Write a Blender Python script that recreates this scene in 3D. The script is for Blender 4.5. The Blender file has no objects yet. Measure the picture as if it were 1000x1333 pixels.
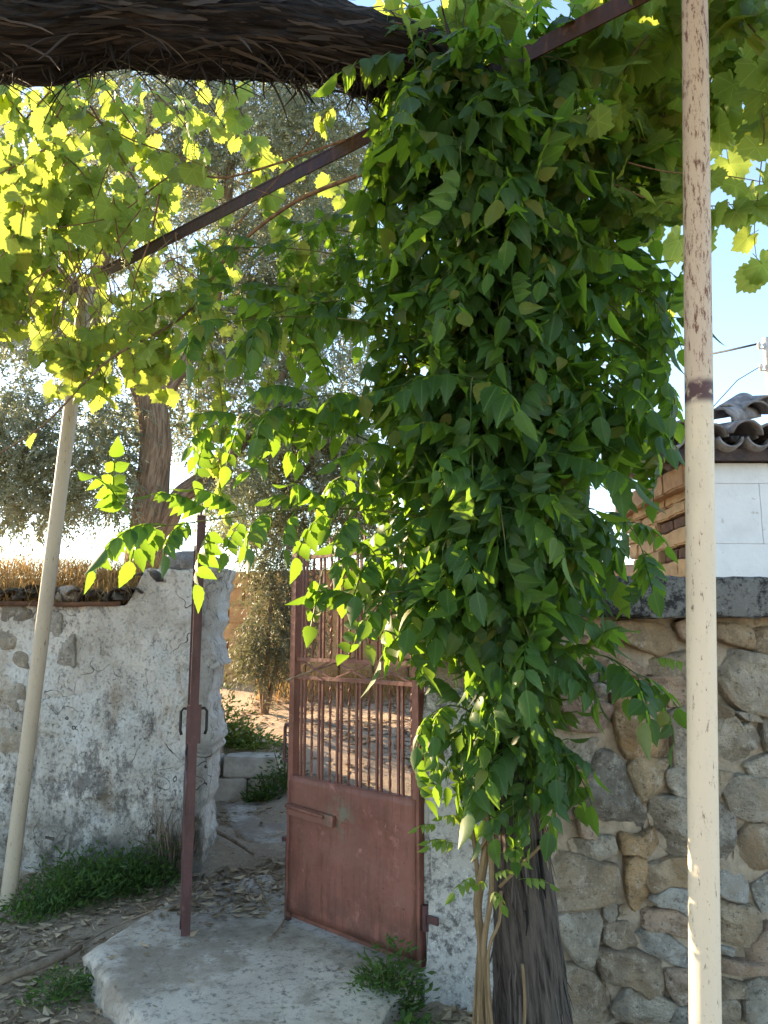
import bpy, bmesh, math, random
import numpy as np
from mathutils import Vector, Matrix, Euler, noise
R = math.radians
random.seed(7); np.random.seed(7)
S = bpy.context.scene
COL = S.collection

# ------------------------------------------------------------------ camera, world, sun, exposure
EYE = 1.55; PITCH = R(9); FPX = 960.0
cd = bpy.data.cameras.new('camera'); cam = bpy.data.objects.new('camera', cd); COL.objects.link(cam)
cam.location = (0, 0, EYE); cam.rotation_euler = (R(90) + PITCH, 0, 0)
cd.sensor_fit = 'HORIZONTAL'; cd.sensor_width = 36.0; cd.lens = 36.0 * FPX / 1000.0
cd.clip_end = 2000; cd.clip_start = 0.05
S.camera = cam
SUN_EL = R(18); SUN_DIR = Vector((-0.80, 0.60, 0)).normalized()          # horizontal direction towards the sun
to_sun = Vector((SUN_DIR.x * math.cos(SUN_EL), SUN_DIR.y * math.cos(SUN_EL), math.sin(SUN_EL)))
w = bpy.data.worlds.new('World'); S.world = w; w.use_nodes = True
nt = w.node_tree; bg = nt.nodes['Background']
sky = nt.nodes.new('ShaderNodeTexSky'); sky.sky_type = 'NISHITA'; sky.sun_disc = False
sky.sun_elevation = SUN_EL; sky.sun_rotation = math.atan2(SUN_DIR.x, SUN_DIR.y)
sky.dust_density = 0.3; sky.air_density = 1.0; sky.ozone_density = 2.2; sky.altitude = 50
nt.links.new(sky.outputs[0], bg.inputs[0]); bg.inputs[1].default_value = 0.15
sd = bpy.data.lights.new('sun', 'SUN'); sun = bpy.data.objects.new('sun', sd); COL.objects.link(sun)
sd.energy = 5.0; sd.angle = R(0.6); sd.color = (1.0, 0.80, 0.55)
sun.rotation_euler = (-to_sun).to_track_quat('-Z', 'Y').to_euler(); sun.location = (-8, 6, 9)
vs = S.view_settings; vs.view_transform = 'Standard'; vs.look = 'None'; vs.gamma = 1.0; vs.use_curve_mapping = False
vs.exposure = 2.02
vs.use_white_balance = True; vs.white_balance_temperature = 7350; vs.white_balance_tint = 10
S.cycles.max_bounces = 5; S.cycles.diffuse_bounces = 3; S.cycles.glossy_bounces = 2; S.cycles.transmission_bounces = 4; S.cycles.caustics_reflective = False; S.cycles.caustics_refractive = False

# ------------------------------------------------------------------ helpers
def P(x, y, Y=None, Z=None):
    """point of the place seen at photo pixel (x, y) at distance Y (or height Z)"""
    u = (x - 500) / FPX; v = (666.5 - y) / FPX
    d = Vector((u, math.cos(PITCH) - v * math.sin(PITCH), math.sin(PITCH) + v * math.cos(PITCH)))
    t = Y / d.y if Y is not None else (Z - EYE) / d.z
    return Vector((0, 0, EYE)) + d * t
def nz(x, y, z=0.0, s=1.0): return noise.noise(Vector((x * s, y * s, z * s)))
def fbm(x, y, z=0.0, s=1.0, o=4): return noise.fractal(Vector((x * s, y * s, z * s)), 0.7, 2.1, o)
def tag(o, label=None, cat=None, group=None, kind=None):
    if label: o['label'] = label
    if cat: o['category'] = cat
    if group: o['group'] = group
    if kind: o['kind'] = kind
    return o
def thing(name, loc, label, cat, group=None):
    o = bpy.data.objects.new(name, None); COL.objects.link(o); o.location = loc; o.empty_display_size = 0.1
    return tag(o, label, cat, group)
ROOTLOC = {}
def attach(o, parent):
    if parent is not None:
        o.parent = parent
        if parent.type == 'MESH': return                     # a part built in place keeps its sub-parts in place
        m = Matrix.Identity(4); q = parent
        while q is not None:
            m = m @ Matrix.Translation(q.location) if q.type == 'EMPTY' else m
            q = q.parent
        o.matrix_parent_inverse = m.inverted()
def link(name, me, mat, parent=None, M=None):
    o = bpy.data.objects.new(name, me); COL.objects.link(o)
    if mat is not None and not me.materials: me.materials.append(mat)
    attach(o, parent)
    if M is not None: o.matrix_basis = M
    return o
class MB:
    def __init__(s): s.v = []; s.f = []; s.uv = []; s.rnd = []; s.cur = 0.0
    def add(s, vs_, fs, uvs=None, r=None):
        b = len(s.v); s.v.extend(vs_)
        r = s.cur if r is None else r
        for f in fs: s.f.append(tuple(i + b for i in f)); s.rnd.append(r)
        s.uv.extend(uvs if uvs is not None else [(0.5, 0.5)] * len(vs_))
        return s
    def box(s, c, d, rot=0.0, jit=0.0):
        x, y, z = d[0] / 2, d[1] / 2, d[2] / 2
        m = Matrix.Rotation(rot, 3, 'Z')
        vs_ = []
        for sx, sy, sz in ((-1,-1,-1),(1,-1,-1),(1,1,-1),(-1,1,-1),(-1,-1,1),(1,-1,1),(1,1,1),(-1,1,1)):
            p = m @ Vector((sx * x, sy * y, sz * z))
            if jit: p += Vector([random.uniform(-jit, jit) for _ in range(3)])
            vs_.append(tuple(p + Vector(c)))
        return s.add(vs_, [(3,2,1,0),(4,5,6,7),(0,1,5,4),(1,2,6,5),(2,3,7,6),(3,0,4,7)])
    def bar(s, a, b, wx, wy=None, up=Vector((0,0,1))):
        a, b = Vector(a), Vector(b); wy = wx if wy is None else wy
        d = (b - a).normalized(); u = d.cross(up)
        if u.length < 1e-3: u = Vector((1,0,0))
        u.normalize(); n = u.cross(d).normalized()
        vs_ = [tuple(p + u * sx * wx / 2 + n * sy * wy / 2) for p in (a, b) for sx, sy in ((-1,-1),(1,-1),(1,1),(-1,1))]
        return s.add(vs_, [(3,2,1,0),(4,5,6,7),(0,1,5,4),(1,2,6,5),(2,3,7,6),(3,0,4,7)])
    def tube(s, pts, rad, seg=8, step=None, disp=None, cap=True, smooth=True, r=None):
        pts = [Vector(p) for p in pts]
        if not hasattr(rad, '__len__'): rad = [rad] * len(pts)
        if step: pts, rad = resample(pts, rad, step, smooth)
        n = len(pts); T = []
        for i in range(n):
            T.append((pts[min(i + 1, n - 1)] - pts[max(i - 1, 0)]).normalized())
        up = Vector((0,0,1)) if abs(T[0].z) < 0.9 else Vector((0,1,0))
        N = (up - T[0] * up.dot(T[0])).normalized()
        vs_ = []; uvs = []; L = 0.0
        for i in range(n):
            if i:
                L += (pts[i] - pts[i - 1]).length
                N = (N - T[i] * N.dot(T[i]));  N = N.normalized() if N.length > 1e-6 else T[i].orthogonal().normalized()
            B = T[i].cross(N)
            for k in range(seg):
                a = 2 * math.pi * k / seg
                rr = rad[i] * (disp(a, L, i / max(1, n - 1)) if disp else 1.0)
                vs_.append(tuple(pts[i] + (N * math.cos(a) + B * math.sin(a)) * rr))
                uvs.append((a * rad[i], L))
        fs = []
        for i in range(n - 1):
            for k in range(seg):
                k2 = (k + 1) % seg
                fs.append((i * seg + k, i * seg + k2, (i + 1) * seg + k2, (i + 1) * seg + k))
        if cap:
            fs.append(tuple(range(seg - 1, -1, -1))); fs.append(tuple((n - 1) * seg + k for k in range(seg)))
        return s.add(vs_, fs, uvs, r)
    def mesh(s, name, smooth=False):
        me = bpy.data.meshes.new(name); me.from_pydata(s.v, [], s.f)
        nl = len(me.loops); li = np.empty(nl, dtype=np.int32); me.loops.foreach_get('vertex_index', li)
        uv = me.uv_layers.new(name='UVMap'); uva = np.array(s.uv, dtype=np.float32)[li]
        uv.data.foreach_set('uv', uva.ravel())
        at = me.attributes.new('rnd', 'FLOAT', 'FACE'); at.data.foreach_set('value', np.array(s.rnd, dtype=np.float32))
        if smooth: me.polygons.foreach_set('use_smooth', [True] * len(me.polygons))
        me.update(); return me
    def build(s, name, mat, parent=None, smooth=False, M=None): return link(name, s.mesh(name, smooth), mat, parent, M)
def resample(pts, rad, step, smooth=True):
    op, orr = [], []
    n = len(pts)
    for i in range(n - 1):
        p0, p1, p2, p3 = pts[max(i-1,0)], pts[i], pts[i+1], pts[min(i+2,n-1)]
        k = max(1, int((p2 - p1).length / step))
        for j in range(k):
            t = j / k
            if smooth:
                q = 0.5 * ((2*p1) + (p2-p0)*t + (2*p0-5*p1+4*p2-p3)*t*t + (3*p1-p0-3*p2+p3)*t*t*t)
            else: q = p1.lerp(p2, t)
            op.append(q); orr.append(rad[i] * (1-t) + rad[i+1] * t)
    op.append(pts[-1]); orr.append(rad[-1])
    return op, orr

# ------------------------------------------------------------------ materials
class MT:
    """tiny node helper"""
    def __init__(s, name, rough=0.8, spec=0.3):
        s.m = bpy.data.materials.new(name); s.m.use_nodes = True; s.t = s.m.node_tree
        s.b = s.t.nodes['Principled BSDF']; s.b.inputs['Roughness'].default_value = rough
        s.b.inputs['Specular IOR Level'].default_value = spec
        s.tc = s.t.nodes.new('ShaderNodeTexCoord')
        s.co = s.t.nodes.new('ShaderNodeNewGeometry').outputs['Position']
    def n(s, typ, **kw):
        nd = s.t.nodes.new(typ)
        for k, v in kw.items(): setattr(nd, k, v)
        return nd
    def lk(s, a, b): s.t.links.new(a, b)
    def val(s, inp, v):
        if hasattr(v, 'is_linked') or isinstance(v, bpy.types.NodeSocket): s.lk(v, inp)
        else: inp.default_value = v
    def map(s, src=None, scale=(1,1,1), loc=(0,0,0)):
        nd = s.n('ShaderNodeMapping'); s.lk(src or s.co, nd.inputs[0])
        nd.inputs['Scale'].default_value = scale; nd.inputs['Location'].default_value = loc
        return nd.outputs[0]
    def noise(s, scale, detail=5, rough=0.6, src=None, dist=0.0):
        nd = s.n('ShaderNodeTexNoise'); s.lk(src or s.co, nd.inputs['Vector'])
        nd.inputs['Scale'].default_value = scale; nd.inputs['Detail'].default_value = detail
        nd.inputs['Roughness'].default_value = rough; nd.inputs['Distortion'].default_value = dist
        return nd.outputs[0]
    def vor(s, scale, feat='DISTANCE_TO_EDGE', src=None, out='Distance'):
        nd = s.n('ShaderNodeTexVoronoi', feature=feat); s.lk(src or s.co, nd.inputs['Vector'])
        nd.inputs['Scale'].default_value = scale
        return nd.outputs[out]
    def ramp(s, src, a, b, c0=0.0, c1=1.0):
        nd = s.n('ShaderNodeMapRange'); nd.interpolation_type = 'SMOOTHSTEP'
        s.lk(src, nd.inputs[0]); nd.inputs[1].default_value = a; nd.inputs[2].default_value = b
        nd.inputs[3].default_value = c0; nd.inputs[4].default_value = c1
        return nd.outputs[0]
    def mix(s, f, a, b, typ='MIX'):
        nd = s.n('ShaderNodeMix', data_type='RGBA', blend_type=typ)
        s.val(nd.inputs[0], f)
        for i, v in ((6, a), (7, b)):
            if isinstance(v, bpy.types.NodeSocket): s.lk(v, nd.inputs[i])
            else: nd.inputs[i].default_value = (*v, 1) if len(v) == 3 else v
        return nd.outputs[2]
    def math(s, op, a, b=0.0):
        nd = s.n('ShaderNodeMath', operation=op); s.val(nd.inputs[0], a); s.val(nd.inputs[1], b); return nd.outputs[0]
    def sep(s, src=None):
        nd = s.n('ShaderNodeSeparateXYZ'); s.lk(src or s.co, nd.inputs[0]); return nd.outputs
    def col(s, c): s.val(s.b.inputs['Base Color'], c if isinstance(c, bpy.types.NodeSocket) else (*c, 1)); return s
    def bump(s, h, strength=0.5, dist=0.02):
        nd = s.n('ShaderNodeBump'); s.lk(h, nd.inputs['Height']); nd.inputs['Strength'].default_value = strength
        nd.inputs['Distance'].default_value = dist; s.lk(nd.outputs[0], s.b.inputs['Normal']); return s
    def rnd(s):
        oi = s.n('ShaderNodeObjectInfo'); at = s.n('ShaderNodeAttribute', attribute_name='rnd')
        return s.math('FRACT', s.math('ADD', oi.outputs['Random'], at.outputs['Fac']))
    def objcol(s): return s.n('ShaderNodeObjectInfo').outputs['Color']

def m_plaster():
    t = MT('old_whitewashed_plaster', 0.95, 0.15)
    base = t.mix(t.ramp(t.noise(1.7, 6), .38, .62), (.72,.70,.67), (.50,.475,.44))
    base = t.mix(t.ramp(t.noise(2.3, 4, src=t.map(loc=(7,0,3))), .50, .68), base, (.64,.655,.65))
    st = t.noise(11, 10, .82, src=t.map(scale=(1,1,.6)))
    st2 = t.noise(1.6, 4, src=t.map(loc=(2,4,9)))
    m = t.ramp(t.math('ADD', st, t.math('MULTIPLY', st2, .55)), .745, .90)
    base = t.mix(t.math('MULTIPLY', m, .8), base, (.12,.112,.108))
    br = t.ramp(t.noise(4.2, 7, .7, src=t.map(loc=(9,3,1), scale=(1,1,.45))), .53, .66)
    base = t.mix(t.math('MULTIPLY', br, .75), base, (.34,.27,.20))
    sp = t.ramp(t.noise(48, 8, .8), .54, .65)
    base = t.mix(t.math('MULTIPLY', sp, t.ramp(st2, .30, .55)), base, (.11,.105,.10))
    lt = t.ramp(t.noise(33, 8, .8, src=t.map(loc=(1,8,2))), .60, .68)
    base = t.mix(t.math('MULTIPLY', lt, .35), base, (.70,.68,.65))
    cr = t.vor(1.9, src=t.n_warp(.7, 3.5))
    crm = t.ramp(cr, 0.0, .006, 1, 0)
    crm = t.math('MULTIPLY', crm, t.ramp(t.noise(1.6, 3, src=t.map(loc=(3,1,4))), .50, .58))
    base = t.mix(crm, base, (.10,.085,.07))
    z = t.sep()[2]
    base = t.mix(t.math('MULTIPLY', t.ramp(z, .55, .05), t.ramp(t.noise(5, 5), .35, .65)), base, (.11,.10,.085))
    t.col(base)
    h = t.math('ADD', t.math('ADD', t.noise(14, 9, .72), t.math('MULTIPLY', sp, -.12)), t.math('MULTIPLY', crm, -.6))
    return t.bump(h, 1.0, .03).m
def n_warp(self, amt, scale=2.0):
    nd = self.n('ShaderNodeTexNoise'); self.lk(self.co, nd.inputs['Vector']); nd.inputs['Scale'].default_value = scale
    a = self.n('ShaderNodeVectorMath', operation='SCALE'); self.lk(nd.outputs['Color'], a.inputs[0]); a.inputs['Scale'].default_value = amt
    b = self.n('ShaderNodeVectorMath', operation='ADD'); self.lk(self.co, b.inputs[0]); self.lk(a.outputs[0], b.inputs[1])
    return b.outputs[0]
MT.n_warp = n_warp
def m_lichen(name, a, b, dark, lo, hi, sc=26):
    t = MT(name, 0.95, 0.15)
    base = t.mix(t.noise(3.2, 6), a, b)
    big = t.noise(1.9, 3, src=t.map(loc=(4,2,1)))
    m = t.ramp(t.math('ADD', t.noise(sc, 8, .72), t.math('MULTIPLY', t.math('SUBTRACT', big, .5), .5)), lo, hi)
    base = t.mix(m, base, dark)
    base = t.mix(t.math('MULTIPLY', t.ramp(t.noise(70, 5, .75), .57, .66), .8), base, tuple(min(1, x*1.25) for x in a))
    t.col(base)
    return t.bump(t.noise(38, 8, .7), .7, .012).m
def m_stone():
    t = MT('field_stone', 0.93, 0.2)
    oc = t.objcol(); oi = t.n('ShaderNodeObjectInfo').outputs['Random']
    co = t.n('ShaderNodeVectorMath', operation='ADD'); t.lk(t.co, co.inputs[0]); t.lk(oi, co.inputs[1]); co = co.outputs[0]
    base = t.mix(t.ramp(t.noise(6, 6, .65, src=co), .38, .60), oc, t.mix(.5, oc, (.16,.13,.10)))
    base = t.mix(t.ramp(t.noise(17, 8, .75, src=co), .51, .62), base, t.mix(.5, oc, (.78,.72,.63)))
    base = t.mix(t.ramp(t.noise(38, 7, .8, src=co), .535, .64), base, t.mix(.75, oc, (.07,.055,.045)))
    base = t.mix(t.ramp(t.noise(4.5, 4, .6, src=co), .56, .66), base, t.mix(.4, oc, (.36,.22,.11)))
    base = t.mix(t.ramp(t.noise(120, 4, .8, src=co), .56, .66), base, t.mix(.5, oc, (.10,.08,.06)))
    t.col(base)
    h = t.math('ADD', t.noise(13, 9, .72, src=co), t.math('MULTIPLY', t.noise(70, 6, .75, src=co), .35))
    return t.bump(h, 1.0, .085).m
def m_mortar():
    t = MT('earth_mortar', 1.0, 0.1)
    t.col(t.mix(t.ramp(t.noise(10, 7, .7), .35, .7), (.64,.53,.41), (.40,.32,.245)))
    return t.bump(t.noise(30, 8, .75), 1.0, .03).m
def m_rustpaint(name, c, rust, green=False):
    t = MT(name, 0.55, 0.35)
    base = t.mix(t.ramp(t.noise(5, 6, .65), .35, .68), c, tuple(x * .72 for x in c))
    st = t.noise(22, 6, .7, src=t.map(scale=(1,1,.16)))
    base = t.mix(t.ramp(st, .52, .66), base, rust)
    base = t.mix(t.ramp(t.noise(13, 8, .8, src=t.map(loc=(3,3,0))), .56, .66), base, tuple(min(1, x*1.35+.02) for x in c))
    base = t.mix(t.ramp(t.noise(50, 5, .7), .63, .70), base, (.05,.025,.02))
    if green:
        d = t.n('ShaderNodeVectorMath', operation='DISTANCE'); t.lk(t.co, d.inputs[0]); d.inputs[1].default_value = P(452, 1062, 3.68)
        m = t.math('MULTIPLY', t.ramp(d.outputs['Value'], .15, .02), t.ramp(t.noise(14, 6, .7), .42, .6))
        base = t.mix(t.math('MULTIPLY', m, .8), base, (.13,.19,.14))
        z = t.sep()[2]
        base = t.mix(t.math('MULTIPLY', t.ramp(z, .42, .14), t.ramp(t.noise(9, 6), .4, .6)), base, (.10,.045,.035))
    stk = t.noise(60, 6, .7, src=t.map(scale=(1,1,.05)))
    base = t.mix(t.math('MULTIPLY', t.ramp(stk, .52, .64), .55), base, tuple(x*.55 for x in c))
    base = t.mix(t.math('MULTIPLY', t.ramp(t.noise(3.1, 5, .6, src=t.map(loc=(6,1,2))), .45, .65), .5), base, tuple(x*f for x, f in zip(c, (.95,1.2,1.15))))
    t.col(base)
    return t.bump(t.math('ADD', t.noise(40, 6), t.math('MULTIPLY', t.noise(5, 3), 1.5)), .35, .008).m
def m_polepaint(name, cream, tan, zband):
    t = MT(name, 0.6, 0.35)
    z = t.sep()[2]
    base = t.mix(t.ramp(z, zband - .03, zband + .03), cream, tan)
    base = t.mix(t.ramp(t.noise(4, 4, src=t.map(scale=(1,1,.4))), .45, .7), base, tuple(x * .85 for x in cream))
    rn = t.math('ADD', t.noise(70, 8, .8, src=t.map(scale=(1,1,.22))), t.math('MULTIPLY', t.ramp(z, zband - .1, zband + .2), .07))
    base = t.mix(t.ramp(t.noise(90, 6, .8, src=t.map(scale=(1,1,.5))), .60, .68), base, (.22,.15,.10))
    base = t.mix(t.ramp(rn, .585, .66), base, (.14,.062,.042))
    bd = t.math('ABSOLUTE', t.math('SUBTRACT', z, zband))
    base = t.mix(t.math('MULTIPLY', t.ramp(bd, .05, .02), t.ramp(t.noise(25, 5), .3, .5)), base, (.085,.04,.045))
    t.col(base)
    return t.bump(rn, .3, .004).m
def m_bark(name, c0, c1, c2, fu=55, fv=3.0, bs=1.0, grey=None):
    t = MT(name, 0.95, 0.12)
    uv = t.map(t.tc.outputs['UV'], (fu, fv, 1)); uv2 = t.map(t.tc.outputs['UV'], (fu * 2.6, fv * 2.2, 1))
    a = t.noise(1, 7, .65, src=uv, dist=.35); b = t.noise(1, 5, .7, src=uv2)
    base = t.mix(t.ramp(a, .36, .64), c0, c1)
    base = t.mix(t.math('MULTIPLY', t.ramp(b, .55, .72), .7), base, c2)
    base = t.mix(t.ramp(t.noise(3, 4), .5, .75), base, tuple(x * .6 for x in c1))
    if grey: base = t.mix(t.math('MULTIPLY', t.ramp(t.sep()[2], 1.9, .9), t.ramp(t.math('ADD', a, t.math('MULTIPLY', b, .4)), .45, .85)), base, grey)  # paler low down: light on the lower trunk put into the bark colour
    t.col(base)
    return t.bump(t.math('ADD', a, t.math('MULTIPLY', b, .4)), bs, .02).m
def m_leaf(name, c0, c1, tr, trans=.42, rough=.42, spec=.35, vein=True, yellow=None):
    t = MT(name, rough, spec)
    r = t.rnd()
    base = t.mix(r, c0, c1)
    if yellow: base = t.mix(t.ramp(r, .88, .97), base, yellow)
    base = t.mix(t.ramp(t.noise(35, 4), .4, .75), base, t.mix(.35, base, (.02,.035,.01)))
    if vein == 'palm':
        uv = t.sep(t.tc.outputs['UV']); ux = t.math('SUBTRACT', uv[0], .5); uy = t.math('SUBTRACT', uv[1], .5)
        an = t.math('ABSOLUTE', t.math('ARCTAN2', ux, uy)); rr = t.math('SQRT', t.math('ADD', t.math('MULTIPLY', ux, ux), t.math('MULTIPLY', uy, uy)))
        d = t.math('ABSOLUTE', an)
        for c_ in (.98, 1.9): d = t.math('MINIMUM', d, t.math('ABSOLUTE', t.math('SUBTRACT', an, c_)))
        vm = t.ramp(t.math('MULTIPLY', d, rr), .016, .004)
        side = t.ramp(t.math('ABSOLUTE', t.math('SINE', t.math('ADD', t.math('MULTIPLY', rr, 34.0), t.math('MULTIPLY', d, -14.0)))), .25, .05)
        vm = t.math('MAXIMUM', t.math('MULTIPLY', vm, .75), t.math('MULTIPLY', side, .25))
        base = t.mix(vm, base, tuple(min(1, x * 1.7 + .03) for x in c1))
    elif vein:
        uv = t.sep(t.tc.outputs['UV'])
        vm = t.ramp(t.math('ABSOLUTE', t.math('SUBTRACT', uv[0], .5)), .035, .012)
        sv = t.math('ABSOLUTE', t.math('SINE', t.math('MULTIPLY', t.math('ADD', uv[1], t.math('MULTIPLY', t.math('ABSOLUTE', t.math('SUBTRACT', uv[0], .5)), -.5)), 22.0)))
        sm = t.math('MULTIPLY', t.ramp(sv, .22, .05), .35)
        vm = t.math('MAXIMUM', t.math('MULTIPLY', vm, .7), sm)
        base = t.mix(vm, base, tuple(min(1, x * 1.9 + .02) for x in c1))
    if vein: base = t.mix(t.math('MULTIPLY', t.ramp(t.noise(16, 6, .7), .62, .72), .65), base, (.17,.14,.045))
    t.col(base)
    tl = t.n('ShaderNodeBsdfTranslucent')
    t.val(tl.inputs[0], t.mix(r, tr, tuple(x * .72 for x in tr)))
    mx = t.n('ShaderNodeMixShader'); mx.inputs[0].default_value = trans
    t.lk(t.b.outputs[0], mx.inputs[1]); t.lk(tl.outputs[0], mx.inputs[2])
    t.lk(mx.outputs[0], t.t.nodes['Material Output'].inputs[0])
    return t.m
def m_simple(name, c0, c1, sc=6, rough=.85, bump=.4, use_rnd=False):
    t = MT(name, rough, .25)
    f = t.ramp(t.noise(sc, 6, .65), .35, .65)
    if use_rnd: f = t.rnd()
    t.col(t.mix(f, c0, c1)); return t.bump(t.noise(sc * 5, 6, .65), bump, .01).m
def m_ground():
    t = MT('trodden_earth', 1.0, .1)
    base = t.mix(t.ramp(t.noise(1.3, 6), .35, .65), (.48,.375,.28), (.36,.28,.205))
    base = t.mix(t.ramp(t.noise(14, 8, .75), .45, .65), base, (.50,.41,.31))
    base = t.mix(t.ramp(t.noise(55, 6, .75), .56, .68), base, (.10,.08,.06))
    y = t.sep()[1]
    base = t.mix(t.math('MULTIPLY', t.ramp(y, 6.4, 7.4), .75), base, (.66,.49,.36))  # terrace colour made warmer and paler to boost the sunlight on it
    t.col(base); return t.bump(t.noise(40, 9, .75), .9, .03).m
def m_concrete():  # grey, soil stained
    t = MT('weathered_concrete', .95, .15)
    base = t.mix(t.ramp(t.noise(2.5, 6), .35, .65), (.60,.54,.47), (.44,.39,.335))
    base = t.mix(t.ramp(t.noise(24, 9, .8), .50, .62), base, (.20,.187,.168))
    base = t.mix(t.ramp(t.noise(60, 6, .75), .58, .68), base, (.58,.56,.53))
    base = t.mix(t.math('MULTIPLY', t.ramp(t.noise(1.9, 6, .65, src=t.map(loc=(5,5,5))), .44, .60), .85), base, (.25,.205,.16))
    cr = t.ramp(t.vor(1.3, src=t.n_warp(.5, 3)), .006, .001); base = t.mix(t.math('MULTIPLY', cr, .22), base, (.07,.06,.05))
    t.col(base); return t.bump(t.noise(55, 8, .7), .6, .008).m
def m_blue_white():
    t = MT('whitewashed_block', .95, .15)
    base = t.mix(t.ramp(t.noise(3, 6), .4, .7), (.80,.80,.82), (.68,.68,.70))
    base = t.mix(t.ramp(t.noise(8, 7, .7), .60, .72), base, (.36,.30,.25))
    t.col(base); return t.bump(t.noise(25, 7), .4, .01).m

MAT = dict(
 plaster=m_plaster(),
 lichen=m_lichen('lichened_concrete', (.64,.63,.62), (.44,.43,.42), (.13,.128,.13), .41, .66, 36),
 coping=m_lichen('dark_lichened_concrete', (.20,.20,.20), (.13,.13,.13), (.03,.03,.032), .40, .56, 28),
 stone=m_stone(), mortar=m_mortar(),
 gate=m_rustpaint('maroon_gate_paint', (.225,.086,.066), (.135,.052,.032), True),
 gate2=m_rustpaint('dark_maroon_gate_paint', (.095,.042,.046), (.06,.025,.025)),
 rust=m_rustpaint('rusted_steel', (.055,.022,.016), (.10,.036,.02)),
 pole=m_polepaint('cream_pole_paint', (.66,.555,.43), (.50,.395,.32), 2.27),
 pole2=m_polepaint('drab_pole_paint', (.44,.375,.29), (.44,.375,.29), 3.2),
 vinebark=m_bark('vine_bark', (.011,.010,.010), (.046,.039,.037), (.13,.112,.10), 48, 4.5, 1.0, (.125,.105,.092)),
 shred=m_simple('shredded_bark', (.009,.008,.008), (.135,.112,.10), use_rnd=True),
 tanbark=m_bark('tan_stem_bark', (.20,.135,.075), (.33,.235,.14), (.085,.055,.032), 90, 9, .8),
 olivebark=m_bark('olive_bark', (.13,.082,.052), (.33,.225,.15), (.42,.30,.21), 30, 4, 1.0),
 cane=m_simple('vine_cane', (.14,.085,.06), (.27,.18,.12), 30),
 greenstem=m_simple('green_shoot', (.07,.10,.03), (.15,.14,.06), 30),
 trumpet=m_leaf('trumpet_leaf', (.016,.050,.019), (.046,.112,.030), (.34,.60,.05), .42, .46, .32, True, (.16,.16,.035)),
 trumpet_young=m_leaf('young_trumpet_leaf', (.10,.19,.03), (.16,.25,.04), (.40,.55,.06), .42, .42, .35),
 grape=m_leaf('grape_leaf', (.075,.15,.04), (.15,.25,.06), (.48,.60,.10), .54, .5, .3, 'palm', (.30,.26,.04)),
 olive=m_leaf('olive_leaf', (.12,.145,.095), (.32,.345,.27), (.42,.46,.24), .30, .5, .3, False),
 olive_dry=m_leaf('dry_olive_leaf', (.065,.08,.055), (.17,.175,.12), (.26,.26,.12), .3, .5, .3, False),
 bush=m_leaf('bush_leaf', (.11,.18,.05), (.24,.32,.09), (.48,.58,.12), .40, .5, .3, False),
 weed=m_leaf('weed_leaf', (.035,.085,.022), (.075,.15,.04), (.20,.36,.06), .35, .5, .3, False),
 straw=m_leaf('straw', (.34,.20,.08), (.62,.41,.18), (.60,.38,.14), .35, .7, .2, False),
 litter=m_leaf('leaf_litter', (.18,.13,.085), (.54,.42,.29), (.3,.2,.1), .15, .8, .2, False),
 berry=m_simple('green_berry', (.20,.25,.05), (.34,.36,.09), 40, .45, .1),
 ground=m_ground(), concrete=m_concrete(),
 block=m_simple('pale_block', (.66,.60,.53), (.46,.40,.345), 7, .95, .7),
 backblock=m_simple('ochre_block', (.50,.33,.19), (.40,.25,.14), 5, .95, .7),
 whiteblock=m_blue_white(),
 ochre=m_simple('ochre_stone', (.52,.34,.19), (.40,.25,.14), 6, .95, .8),
 timber=m_simple('old_timber', (.16,.085,.055), (.09,.05,.035), 12, .9, .5),
 board=m_simple('sunlit_board', (.46,.29,.17), (.34,.20,.115), 9, .9, .5),
 fascia=m_simple('dark_fascia', (.055,.045,.05), (.10,.07,.065), 9, .9, .4),
 tile=m_simple('grey_clay_tile', (.30,.275,.265), (.16,.14,.14), 9, .95, .6),
 darktile=m_simple('blackened_tile', (.05,.048,.048), (.14,.12,.105), 12, .95, .7),
 metalwhite=m_simple('pale_metal', (.55,.53,.50), (.42,.40,.37), 12, .6, .2),
 wire=m_simple('dark_cable', (.02,.02,.025), (.04,.04,.045), 12, .6, .1),
 stick=m_simple('weathered_stick', (.20,.15,.11), (.33,.26,.20), 22, .95, .6),
)
def setcol(o, c):
    f = min(2.6, .74/max(c)); o.color = (c[0]*f, c[1]*f, c[2]*f, 1); return o

# ------------------------------------------------------------------ ground
def gh(x, y):
    """height of the ground"""
    n = .018 * fbm(x, y, 0, 1.6) + .008 * fbm(x, y, 5, 7)
    line = 5.05 - .0 * x if x < -0.9 else (5.05 - (x + .9) * 1.45 if x < .25 else 3.55)
    inside = min(1, max(0, (y - line + .15) / .3))
    z = .10 * inside
    t = min(1, max(0, (x + 1.15) / .5))            # left: step at the block wall, right: ramp
    step = .36 * min(1, max(0, (y - 6.80) / .12)) + max(0, min(y, 12) - 6.9) * .085
    ramp = .36 * (lambda q: q * q * (3 - 2 * q))(min(1, max(0, (y - 5.6) / 2.2))) + max(0, min(y, 12) - 6.9) * .085
    z += (1 - t) * step + t * ramp
    if y < 3.6: z -= .14 * min(1, max(0, (x - .30) / .3))
    return z + n
xs = np.concatenate([[-600,-200,-80,-40,-20,-12,-8,-6], np.arange(-5, 5.01, .06), [6,8,12,20,40,80,200,600]])
ys = np.concatenate([[-400,-100,-30,-10,-4,-1,.5], np.arange(1.2, 8.6, .06), np.arange(8.7, 13, .2), [14,16,20,30,60,120,300,900]])
mb = MB()
V = [(x, y, gh(x, y)) for y in ys for x in xs]
nx = len(xs)
mb.add(V, [(j*nx+i, j*nx+i+1, (j+1)*nx+i+1, (j+1)*nx+i) for j in range(len(ys)-1) for i in range(nx-1)])
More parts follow.
